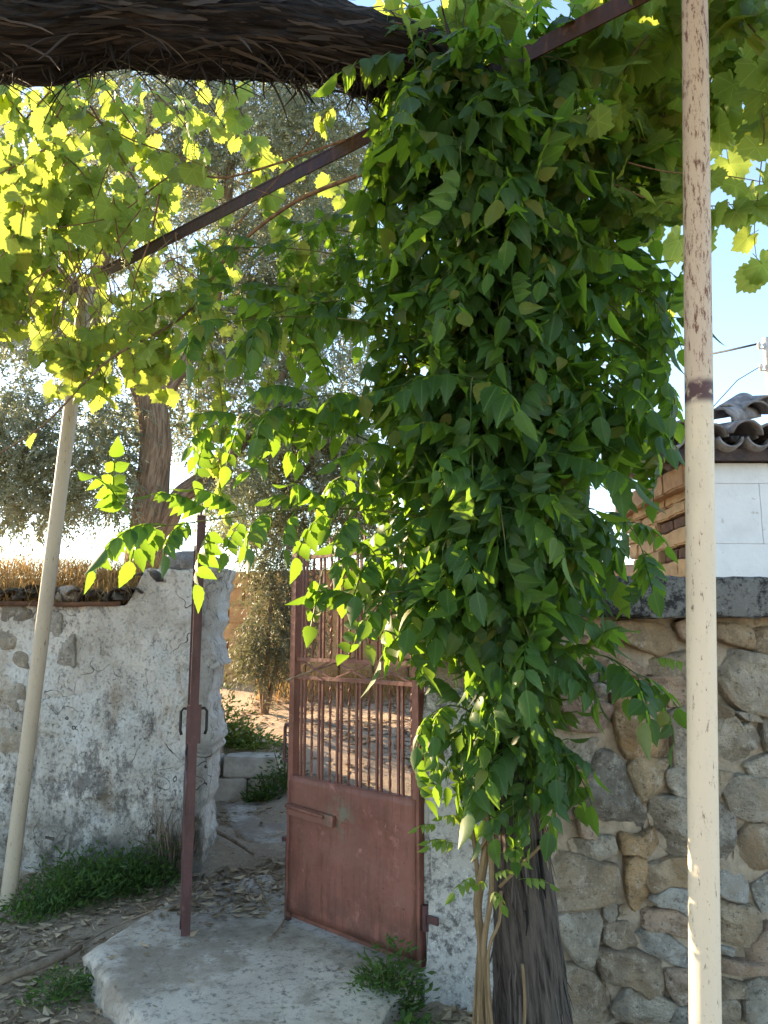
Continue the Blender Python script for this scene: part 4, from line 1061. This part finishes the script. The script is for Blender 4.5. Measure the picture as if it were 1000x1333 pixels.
for pp in ((80,430,3.6),(100,455,3.5),(125,470,3.5),(95,400,4.1),(120,400,4.2),(75,440,4.2),(105,430,4.2),(60,380,4.1),(140,420,4.0)):
    a = P(*pp); cane([a, a+Vector((.05,0,-.10)), a+Vector((.04,-.03,-.22))], .004, .06, .13, .0, both=True)
gsz = 1.45
# right: over and beside the near post
for k in range(40):
    px = random.uniform(735, 1070); y0 = random.uniform(-60, 110 if px > 880 else 180); Y0 = random.uniform(2.5, 3.4)
    a = P(px, y0, Y0); q = a.copy(); pts_ = [a]; hd = Vector((random.uniform(-.7,.7), random.uniform(-.5,.6), random.uniform(-.5,.1)))
    for j in range(random.randint(2, 4)):
        hd += Vector((random.uniform(-.3,.3), random.uniform(-.3,.3), random.uniform(-.3,.1))); q = q+hd.normalized()*random.uniform(.16,.26); pts_.append(q.copy())
    cane(pts_, random.uniform(.003,.006), .085, random.uniform(.14,.19), .02, .06, both=random.random() < .55)
cane([P(*q) for q in ((780,200,2.7),(860,222,2.65),(940,228,2.6),(1010,240,2.6))], .004, .12, .10, .0)
cane([P(*q) for q in ((800,240,2.7),(850,260,2.65),(930,268,2.6),(1020,255,2.6))], .004, .05, .115, .0, both=True)
for k in range(9):                                          # top middle over the trunk
    a = P(random.uniform(470, 700), random.uniform(-40, 40), random.uniform(2.6, 2.9)); q = a.copy(); pts_ = [a]
    for j in range(3): q = q+Vector((random.uniform(-.2,.2), random.uniform(-.03,.12), random.uniform(-.10,.07))); pts_.append(q.copy())
    cane(pts_, .004, .09, random.uniform(.11,.15), .0, .15, both=True)
for k in range(22):                                         # right flank of the leafy column
    y = random.uniform(100, 400); a = P(random.uniform(740, 850), y, random.uniform(2.75, 3.15)); q = a.copy(); pts_ = [a]
    for j in range(2): q = q+Vector((random.uniform(-.05,.16), random.uniform(-.12,.12), random.uniform(-.16,.02))); pts_.append(q.copy())
    cane(pts_, .004, .075, random.uniform(.10,.14), .0, .04, both=True)
for k in range(14):                                         # unseen pergola roof over the viewer's head, added and thickened to shade the column
    x = -2.7+k*.42; ps_ = [Vector((x+random.uniform(-.1,.1)*j, 2.12-j*.60, 3.95+random.uniform(-.05,.08))) for j in range(6)]
    m = MB(); m.tube(ps_, .006, 5, .1, cap=False); m.build('cane', MAT['cane'], gv, True)
    for _ in range(150):
        j = random.uniform(0, 4.99)*random.random()**.7; q = ps_[int(j)].lerp(ps_[int(j)+1], j % 1)+Vector((random.gauss(0,.14), random.gauss(0,.1), random.uniform(-.10,.10)))
        if q.y > 2.1 or (q.y > 1.5 and q.x > .55): continue
        gi.append((-1, random.randrange(len(GL)), frame(q, Vector((random.uniform(-1,1), random.uniform(-1,1), -.5)), Vector((random.uniform(-.5,.5), random.uniform(-.5,.5), 1)), random.uniform(.20,.30))))
def near_beam(M):                                           # the vine is cut back along the front of the beam
    q = M.translation; t = max(0, min(1, (q.x-ba.x)/(bb.x-ba.x))); b = ba.lerp(bb, t)
    return t > .03 and q.y < b.y+.05 and -.34 < q.z-b.z-(q.y-b.y)*.62 < .14 and random.random() < (.94 if t < .75 else 0)
gi = [g_ for g_ in gi if not near_beam(g_[2])]
place_leaves(gv, gi, GL, GLM, MAT['grape'], 300)
for p, ln in bunches[:26]:
    m = MB(); m.tube([p, p+Vector((0,0,-ln))], .002, 4, cap=False)
    for k in range(46):
        t = random.random(); r_ = .022*(1-t*.7); a = random.random()*6.283; c = p+Vector((r_*math.cos(a), r_*math.sin(a), -ln*(.15+.85*t))); s_ = random.uniform(.0035,.0055)
        m.add([tuple(c+Vector(v)*s_) for v in ((1,0,0),(-1,0,0),(0,1,0),(0,-1,0),(0,0,1),(0,0,-1))], [(0,2,4),(2,1,4),(1,3,4),(3,0,4),(2,0,5),(1,2,5),(3,1,5),(0,3,5)])
    m.build('grape_bunch', MAT['berry'], gv, True)

# ------------------------------------------------------------------ olive trees and shrubs
def sprigs(mb_, centre, rad, ntw, nleaf, leaf=(.075,.0165), droop=.7, tl=.35):
    """drooping twigs with opposite narrow leaves inside an ellipsoid"""
    for _ in range(ntw):
        while True:
            v = Vector((random.uniform(-1,1), random.uniform(-1,1), random.uniform(-1,1)))
            if .25 < v.length < 1: break
        p = Vector((centre[0]+v.x*rad[0], centre[1]+v.y*rad[1], centre[2]+v.z*rad[2]))
        d = Vector((v.x+random.uniform(-.7,.7), v.y+random.uniform(-.7,.7), random.uniform(-.3,.8))).normalized(); st_ = tl*random.uniform(.6,1.3)/nleaf
        tone = random.random()*.6
        for k in range(nleaf):
            d = (d+Vector((0,0,-droop*2.2/nleaf))).normalized(); p = p+d*st_
            for s_ in (-1, 1):
                u = Vector((random.uniform(-1,1), random.uniform(-1,1), random.uniform(-1,.6))); ld = (d*.7+u*.8).normalized(); wv = ld.cross(Vector((random.uniform(-1,1), random.uniform(-1,1), random.uniform(-1,1))))
                if wv.length < .05: continue
                wv.normalize(); L = leaf[0]*random.uniform(.7,1.25); W = leaf[1]*random.uniform(.8,1.3)
                mb_.add([tuple(p), tuple(p+ld*L*.45+wv*W/2), tuple(p+ld*L), tuple(p+ld*L*.45-wv*W/2)], [(0,1,2,3)], r=(tone+random.random()*.4) % 1)
def limb(parent, pts, rad, seg=12, name='limb', amp=.12):
    m = MB(); m.tube(pts, rad, seg, .06, disp=lambda a, L, t: 1+amp*noise.noise(Vector((math.cos(a)*2, math.sin(a)*2, L*3)))+amp*.5*noise.noise(Vector((math.cos(a)*5, math.sin(a)*5, L*2)))); return m.build(name, MAT['olivebark'], parent, True)
random.seed(51)
ot = thing('olive_tree', (-2.55, 8.0, .5), 'large olive tree with leaning trunk and silvery crown behind the wall', 'tree')
T8 = lambda x, y, Y=8.0: P(x, y, Y)
b0 = T8(182, 730); b0 = Vector((b0.x-.12, b0.y, .35))
limb(ot, [b0, T8(190,720), T8(198,640), T8(203,570), T8(196,515)], [.28,.215,.185,.17,.16], 28, 'trunk')
limb(ot, [T8(200,540), T8(182,500), T8(165,470), T8(148,430), T8(128,390), T8(135,330), T8(160,250,8.3), T8(200,150,8.6)], [.13,.125,.11,.10,.09,.08,.06,.04])
limb(ot, [T8(186,712), T8(212,690), T8(232,650), T8(262,625,8.1), T8(310,580,8.3), T8(360,500,8.5), T8(400,400,8.6), T8(420,300,8.6)], [.15,.12,.11,.10,.085,.07,.05,.03])
limb(ot, [T8(200,530), T8(235,480,8.1), T8(270,420,8.2), T8(290,330,8.3), T8(300,220,8.4), T8(320,120,8.5)], [.11,.09,.08,.07,.055,.03])
limb(ot, [T8(135,420), T8(90,370,7.8), T8(40,330,7.6), T8(-20,310,7.5)], [.10,.08,.06,.04])
limb(ot, [T8(360,510,8.5), T8(410,540,8.5), T8(440,580,8.4)], [.06,.045,.03])
m = MB()
for x, y, Y, rx, ry, rz, n in ((330,200,8.6,1.15,1.1,.95,820),(400,330,8.6,.85,.9,.8,650),(240,330,8.4,.8,.9,.7,300),(200,170,8.4,1.0,1.0,.9,420),(60,250,7.9,1.0,1.0,.9,330),(420,180,8.8,.7,.8,.8,460),
                         (395,560,8.5,.62,.7,.38,420),(330,500,8.4,.5,.5,.5,170),(110,560,7.9,.55,.5,.55,150),(90,440,7.8,.8,.7,.4,210),(150,640,7.9,.3,.4,.45,70),(440,460,8.6,.5,.6,.6,200),(300,640,8.3,.35,.4,.30,90),(470,620,8.8,.4,.5,.3,160),(260,450,8.8,.6,.6,.55,300),(340,420,8.9,.6,.6,.6,320),(230,540,8.9,.4,.5,.4,150),(60,400,8.3,.7,.6,.5,260),(300,90,8.8,1.3,1,.5,300),(100,120,8.5,1.2,1,.6,300),(430,560,9.3,.6,.5,.5,260),(330,620,9.2,.5,.5,.35,220),(420,650,9.4,.6,.5,.35,260),(340,690,9.6,.6,.5,.25,200),(470,690,9.8,.5,.5,.3,160),(120,620,8.0,.4,.4,.45,130),(60,640,8.2,.3,.4,.4,110),(150,560,8.2,.35,.4,.5,110)):
    c = P(x, y, Y); sprigs(m, c, (rx, ry, rz), int(n*1.55), 11)
tag(m.build('crown', MAT['olive'], ot), kind='stuff')
o2 = thing('olive_tree', (-5.2, 8.6, .3), 'drooping olive tree at the left edge beyond the straw topped wall', 'tree')
limb(o2, [Vector((-5.3,8.6,.2)), Vector((-5.2,8.6,1.6)), Vector((-4.9,8.5,2.8)), Vector((-4.5,8.3,4.0))], [.2,.17,.13,.07], 16, 'trunk')
limb(o2, [Vector((-4.9,8.5,2.8)), Vector((-4.4,8.2,3.4)), Vector((-3.9,7.9,3.5))], [.08,.05,.02])
m = MB()
for x, y, Y, rx, ry, rz, n in ((5,560,7.9,.42,.5,.75,300),(-40,600,8.2,.6,.6,1.0,420),(30,660,7.8,.35,.4,.3,110),(-80,400,8.3,.8,.8,.9,350)):
    sprigs(m, P(x, y, Y), (rx, ry, rz), int(n*1.3), 11)
tag(m.build('crown', MAT['olive'], o2), kind='stuff')

sh = thing('olive_shrub', P(345, 885, 8.6), 'grey green olive shrub growing in front of the ochre wall', 'shrub')
q = P(345, 890, 8.6); q.z = gh(q.x, q.y)-.05
for dx, dy in ((-.12,.1),(.05,-.1),(.2,.1)):
    limb(sh, [q, q+Vector((dx*.5,dy*.5,.5)), q+Vector((dx,dy,1.1)), q+Vector((dx*1.4,dy,1.6))], [.04,.03,.025,.012], 8, 'stem')
m = MB()
for x, y, Y, rx, rz, n in ((350,830,8.5,.22,.42,330),(365,755,8.6,.24,.40,260),(350,720,8.7,.2,.25,110),(338,865,8.4,.15,.28,110),(388,800,8.7,.2,.45,170)):
    sprigs(m, P(x, y, Y), (rx, rx, rz), n, 10, (.06,.012))
tag(m.build('crown', MAT['olive_dry'], sh), kind='stuff')

def leafy(mb_, base, rad, n, size, asp=.5, up=.5):
    for _ in range(n):
        v = Vector((random.gauss(0,.45), random.gauss(0,.45), abs(random.gauss(0,.55))))
        if v.length > 1.25: continue
        p = Vector((base[0]+v.x*rad[0], base[1]+v.y*rad[1], base[2]+v.z*rad[2]))
        d = Vector((v.x+random.uniform(-.8,.8), v.y+random.uniform(-.8,.8), random.uniform(-.5,1)*up+.1)).normalized(); wv = d.cross(Vector((random.uniform(-1,1), random.uniform(-1,1), 1)))
        if wv.length < .05: continue
        wv.normalize(); L = size*random.uniform(.6,1.3); W = L*asp; nn = d.cross(wv)
        mb_.add([tuple(p), tuple(p+d*L*.5+wv*W/2+nn*W*.15), tuple(p+d*L-nn*L*.1), tuple(p+d*L*.5-wv*W/2+nn*W*.15)], [(0,1,2,3)], r=random.random())
def plant(name, loc, clumps, mat, label, cat, size, asp=.5, nstem=14):
    g = thing(name, loc, label, cat); m = MB()
    for c, r, n in clumps: leafy(m, c, r, n, size, asp)
    tag(m.build('foliage', mat, g), kind='stuff')
    m = MB()
    for _ in range(nstem):
        c, r, n = random.choice(clumps); a = random.random()*6.3; rr = random.random()
        m.tube([Vector(c)+Vector((0,0,-.06)), Vector(c)+Vector((math.cos(a)*r[0]*.4*rr, math.sin(a)*r[1]*.4*rr, r[2]*.4)), Vector(c)+Vector((math.cos(a)*r[0]*.8*rr, math.sin(a)*r[1]*.8*rr, r[2]*.85))], [.006,.004,.002], 4, cap=False)
    m.build('stems', MAT['greenstem'], g)
    return g
def GP(x, y, Y): p = P(x, y, Y); return Vector((p.x, p.y, gh(p.x, p.y)))
plant('bush', GP(295, 985, 7.05), [(GP(280,975,7.1),(.30,.25,.45),900),(GP(305,975,7.05),(.28,.2,.28),700),(GP(330,975,7.0),(.25,.2,.16),450)], MAT['bush'], 'yellow green leafy bush spilling over the low block wall', 'bush', .05)
plant('weed', GP(355, 1020, 6.6), [(GP(350,1025,6.5),(.18,.14,.22),420),(GP(372,1000,6.6),(.16,.14,.42),420),(GP(335,1028,6.5),(.12,.1,.10),160)], MAT['weed'], 'dark green weed growing at the end of the low block wall', 'weed', .045, .4)
plant('weed', (.02, 3.23, .0), [((.03,3.22,.02),(.15,.10,.24),1100),((-.05,3.25,.02),(.12,.08,.15),600)], MAT['weed'], 'dark green weed clump between the gate panel and the pillar foot', 'weed', .035, .38)
plant('weed', (.10, 2.98, 0), [((.11,2.99,.0),(.10,.08,.10),260)], MAT['weed'], 'small broad leaved weed at the very foot of the gate pillar', 'weed', .05, .7, 8)
p = P(75, 1300, Z=0); plant('weed', p, [((p.x,p.y,0),(.14,.12,.09),380),((p.x+.1,p.y+.08,0),(.1,.1,.06),200)], MAT['weed'], 'low green weed tuft in the litter beside the slab corner', 'weed', .035, .3, 8)
# weeds along the plastered wall, too many to count
m = MB(); random.seed(61)
for x, y, rx, ry, rz, n in ((60,1190,.28,.2,.14,900),(110,1175,.32,.24,.17,1100),(160,1165,.28,.24,.20,1000),(195,1155,.20,.2,.22,700),(30,1205,.22,.15,.08,350),(130,1140,.33,.2,.20,500),(85,1160,.25,.2,.16,350)):
    c = P(x, y, Z=.0); leafy(m, (c.x, min(c.y+.1, 4.85), 0), (rx, ry, rz), n, .042, .34, .9)
tag(m.build('weeds', MAT['weed']), 'patch of dark green weeds at the foot of the plastered wall', 'weeds', kind='stuff')
m = MB()
def dbase(): c = P(random.gauss(215, 16), 1150, Z=.0); return (c.x, min(4.9, c.y+random.uniform(.1,.4)), 0)
blades(m, dbase, 160, .5, .1, .006, .5, .3)
tag(m.build('dead_stalks', MAT['stick']), 'brown dead stalks standing against the wall end by the open gate leaf', 'dead stalks', kind='stuff')

# ------------------------------------------------------------------ low block wall inside
bw = thing('block_wall', (-1.5, 6.7, .1), 'low retaining wall of two courses of pale blocks inside the gate', 'wall')
random.seed(71)
def bblock(x0, x1, z0, z1, y0, y1, parent, mat, name='block', amp=.008, col=None, bev=.012):
    me = rough_block(x0, x1, y0, y1, z0, z1, .07, amp, None, 7, bev); o = link(name, me, mat, parent)
    if col: setcol(o, col)
    return o
for x0_, x1_ in ((-2.9,-2.45),(-2.43,-2.0),(-1.98,-1.66),(-1.64,-1.41),(-1.385,-.92)): bblock(x0_, x1_, .285, .46, 6.60, 6.86, bw, MAT['block'], amp=.012)
for x0_, x1_ in ((-2.8,-2.3),(-2.28,-1.78),(-1.76,-1.53),(-1.515,-1.18),(-1.165,-.98)): bblock(x0_, x1_, .07, .28, 6.58, 6.84, bw, MAT['block'], amp=.012)

# back garden wall of ochre blocks
gw = thing('garden_wall', (-1, 11, .8), 'sunlit ochre block wall at the back of the yard', 'wall')
m = MB(); m.bar((-3.6, 11.42, 1.5), (3.3, 11.42-.35*6.9, 1.5), .1, 1.66); m.build('mortar_core', MAT['mortar'], gw)
base = rough_block(-.235, .235, -.12, .12, -.124, .124, .09, .010, None, 6, .012); base.materials.append(MAT['backblock'])
for r_ in range(7):
    for k in range(14):
        x = -3.4+k*.47+(.235 if r_ % 2 else 0); y = 11.0 - .35*(x+2.4)
        o = link('block', base, None, gw, Matrix.Translation((x, y, .78+r_*.245)) @ Matrix.Rotation(math.atan(-.35), 4, 'Z') @ Matrix.Scale(random.uniform(.985,1.03), 4))

# dry brush behind the gate
m = MB(); random.seed(81)
def bb_():
    x = random.uniform(-1.6, 1.4); y = random.uniform(9.2, 10.2); return (x, y, gh(x, y))
blades(m, bb_, 800, .50, .1, .010, 1.1, .6)
tag(m.build('dry_brush', MAT['straw']), 'tangle of dry straw brush in front of the ochre wall behind the gate', 'dry brush', kind='stuff')

# ------------------------------------------------------------------ house on the right
hs = thing('stone_house', (4.0, 6.2, 0), 'old stone house with whitewashed front and clay tile roof behind the stone wall', 'house')
HX, HY, EZ = 2.42, 5.5, 2.80
m = MB(); m.box((HX+2.2, HY+.86, 1.35), (4.2, 1.4, 2.9)); m.build('wall_core', MAT['ochre'], hs)
random.seed(91)
z = .0; row = 0
while z < EZ-.02:
    h = (.40,.40,.42,.46,.50,.46,.16)[min(row, 6)]; h = min(h, EZ-z); x = HX
    while x < HX+3.0:
        w_ = random.uniform(.35,.58) if row % 2 else random.uniform(.5,.72)
        if z > 1.2: bblock(x+.001, min(x+w_, HX+3.1)-.001, z+.001, z+h-.001, HY, HY+.18, hs, MAT['whiteblock'], amp=.003, bev=.003)
        x += w_
    z += h; row += 1
z = .9; row = 0
while z < 2.62:
    h = random.uniform(.09,.16); y = HY+.2
    if z < 2.42 or True:
        while y < HY+1.45:
            w_ = random.uniform(.22,.5)
            if 2.05 < z < 2.42 and y < HY+.75 and row % 2: bblock(HX-.02, HX+.16, z+.004, z+h*.9, y, y+w_-.01, hs, MAT['timber'], 'timber', .005)
            else: bblock(HX-.05+random.uniform(-.02,.02), HX+.16, z+.003, z+h-.003, y, y+w_-.008, hs, MAT['ochre'], 'stone', .012)
            y += w_
    z += h; row += 1
for k in range(4): bblock(HX-.14, HX+.12, 2.63, 2.80, HY+.02+k*.42, HY+.02+k*.42+.40, hs, MAT['board'], 'soffit_board', .006)
m = MB(); m.bar((HX-.38, HY-.07, EZ+.045), (HX+3.2, HY-.07, EZ+.045), .05, .085); m.build('fascia', MAT['fascia'], hs)
m = MB(); m.bar((HX-.15, HY-.02, EZ+.03), (HX-.15, HY+1.75, EZ+.30), .05, .05); m.build('barge_board', MAT['timber'], hs)
m = MB(); sl = math.tan(R(9)); m.add([(HX-.36,HY-.08,EZ+.09),(HX+3.2,HY-.08,EZ+.09),(HX+3.2,HY+1.75,EZ+.09+1.85*sl),(HX-.36,HY+1.75,EZ+.09+1.85*sl)]+[(HX-.36,HY-.08,EZ+.06),(HX+3.2,HY-.08,EZ+.06),(HX+3.2,HY+1.75,EZ+.06+1.85*sl),(HX-.36,HY+1.75,EZ+.06+1.85*sl)], [(0,1,2,3),(7,6,5,4),(0,4,5,1),(1,5,6,2),(2,6,7,3),(3,7,4,0)]); m.build('roof_deck', MAT['timber'], hs)
tm = [tile_mesh(.46, .125, .10, .018, math.pi*.92, 10, .015) for _ in range(3)]
for t_ in tm: t_.materials.append(MAT['tile'])
for c in range(-1, 15):
    for r_ in range(4):
        x = HX-.05+c*.215; y = HY-.16+r_*.38; zz = EZ+.10+(y-HY)*sl
        j = .10 if r_ == 0 else .05
        M = Matrix.Translation((x, y, zz+.10)) @ Euler((R(180)+R(-9), 0, R(random.uniform(-6,6)))).to_matrix().to_4x4() @ Matrix.Translation((0,-.46,0))
        link('roof_tile', random.choice(tm), None, hs, M)
        M = Matrix.Translation((x+.107+random.uniform(-.02,.02), y+random.uniform(-.05,.05), zz+.07+random.uniform(0,.03))) @ Euler((R(9)+random.uniform(-j,j), random.uniform(-.12,.12), R(random.uniform(-9,9)))).to_matrix().to_4x4()
        link('roof_tile', random.choice(tm), None, hs, M)
for px, py, yy, e in ((935,545,5.55,(.28,.3,-.9)),(945,540,5.7,(.5,.2,-.7)),(985,535,5.6,(.3,.0,.1)),(1000,528,5.75,(.35,.1,.0)),(880,566,5.5,(.1,-.5,.5))):
    p = P(px, py, yy); link('roof_tile', tm[0], None, hs, Matrix.Translation((p.x, p.y, p.z-.04)) @ Euler(e).to_matrix().to_4x4())

# mast and cables beyond the house
p = P(1011, 600, 9.2)
ms = thing('utility_mast', (p.x, p.y, 0), 'pale slim electricity mast rising behind the tiled roof', 'mast')
m = MB(); m.tube([(p.x,p.y,0),(p.x,p.y,P(1003,440,9.2).z)], [.07,.05], 10, .4); m.build('pole', MAT['metalwhite'], ms, True)
q = P(992, 452, 9.2)
for dz in (-.02, -.32):
    m = MB(); m.tube([(p.x-.05,p.y,q.z+dz),(p.x-.10,p.y,q.z+dz),(p.x-.10,p.y,q.z+dz+.05),(p.x-.10,p.y,q.z+dz+.09)], [.012,.014,.03,.018], 8); m.build('insulator', MAT['metalwhite'], ms, True)
def cable(pts, r, label):
    m = MB(); m.tube(pts, r, 5, .5); return tag(m.build('cable', MAT['wire'], None, True), label, 'cable')
e0 = Vector((p.x-.10, p.y, q.z+.05)); cable([e0, P(900,466,10.5), P(838,472,12), P(700,480,17)], .014, 'dark cable running from the mast behind the leafy vine column')
cable([Vector((p.x-.10,p.y,q.z-.26)), P(960,495,9.0), P(930,528,8.6), Vector((3.1,7.2,3.35))], .006, 'thin cable dropping from the mast to the tiled roof')

# ------------------------------------------------------------------ sticks and leaf litter
def stick(pts, r, label, mat='stick'):
    m = MB(); m.tube(pts, r, 8, .04, disp=lambda a, s, t: 1+.15*nz(a, s*12, 2, 1)); return tag(m.build('fallen_branch', MAT[mat], None, True), label, 'branch')
stick([P(-30,1288,Z=.03), P(30,1265,Z=.03), P(75,1248,Z=.035), P(105,1232,Z=.03)], [.018,.02,.019,.014], 'thick grey fallen branch lying by the slab corner')
stick([P(265,1075,Z=.15), P(300,1092,Z=.15), P(330,1112,Z=.14)], [.014,.013,.009], 'thin grey fallen branch in the litter inside the gate')
stick([P(348,1225,Z=.128), P(366,1205,Z=.135), P(376,1180,Z=.16), P(380,1130,Z=.34), P(378,1110,Z=.44)], .005, 'dry bent vine stalk hanging down the free edge of the gate')
stick([P(372,886,3.75), P(400,876,3.80), P(440,862,3.84), P(465,855,3.83)], .005, 'dry straw coloured twig caught in the gate lattice')
stick([P(95,1236,Z=.06), P(150,1206,Z=.06), P(200,1185,Z=.14)], .004, 'long dry stalk along the weeds at the slab edge')
m = MB(); random.seed(95)
def curl_leaf(p, L, W, tilt):
    a = random.random()*6.283; d = Vector((math.cos(a), math.sin(a), random.uniform(-tilt, tilt))).normalized(); wv = d.cross(Vector((random.uniform(-.4,.4), random.uniform(-.4,.4), 1))).normalized(); n = wv.cross(d); c = random.uniform(-.3,.5)
    m.add([tuple(p-d*L/2+n*c*L*.3), tuple(p+wv*W/2), tuple(p+d*L/2+n*c*L*.3), tuple(p-wv*W/2)], [(0,1,2),(0,2,3)], r=random.random())
def on_slab(p):
    return inside(Vector((p.x, p.y)), [Vector((q.x, q.y)) for q in slab])
def on_path(p): return inside(Vector((p.x, p.y)), [Vector((q.x, q.y)) for q in path])
def scatter(n, bx, L, dens=lambda x, y: 1):
    k = 0
    while k < n:
        x, y = random.uniform(bx[0], bx[1]), random.uniform(bx[2], bx[3]); k += 1
        if random.random() > dens(x, y) or nz(x, y, 3, 2.2)+.5*nz(x, y, 8, 6) < random.uniform(-.55,.35): continue
        if LY-.03 < y < LY+.4 and x < -1.1: continue
        s_ = on_slab(Vector((x,y,0))); t_ = on_path(Vector((x,y,0)))
        if s_ and random.random() > (.04 if y < 3.95 else .55): continue
        if t_ and random.random() > .3: continue
        z = (.124 if s_ else (.124 if t_ else gh(x, y)+.004))+random.uniform(0,.008)
        l = L*random.choice((.25,.4,.5,.7,.9,1.2,1.9)); curl_leaf(Vector((x,y,z)), l, l*random.choice((.12,.25,.4,.5)), .25)
scatter(8000, (-2.6,-.6,3.0,5.0), .045)
scatter(3500, (-.3,.9,2.6,3.5), .045)
scatter(9000, (-1.4,.6,4.0,6.8), .05)
scatter(10000, (-1.6,1.4,6.8,10.5), .06)
tag(m.build('leaf_litter', MAT['litter']), 'scattered dry leaves and straw on the ground', 'leaf litter', kind='stuff')
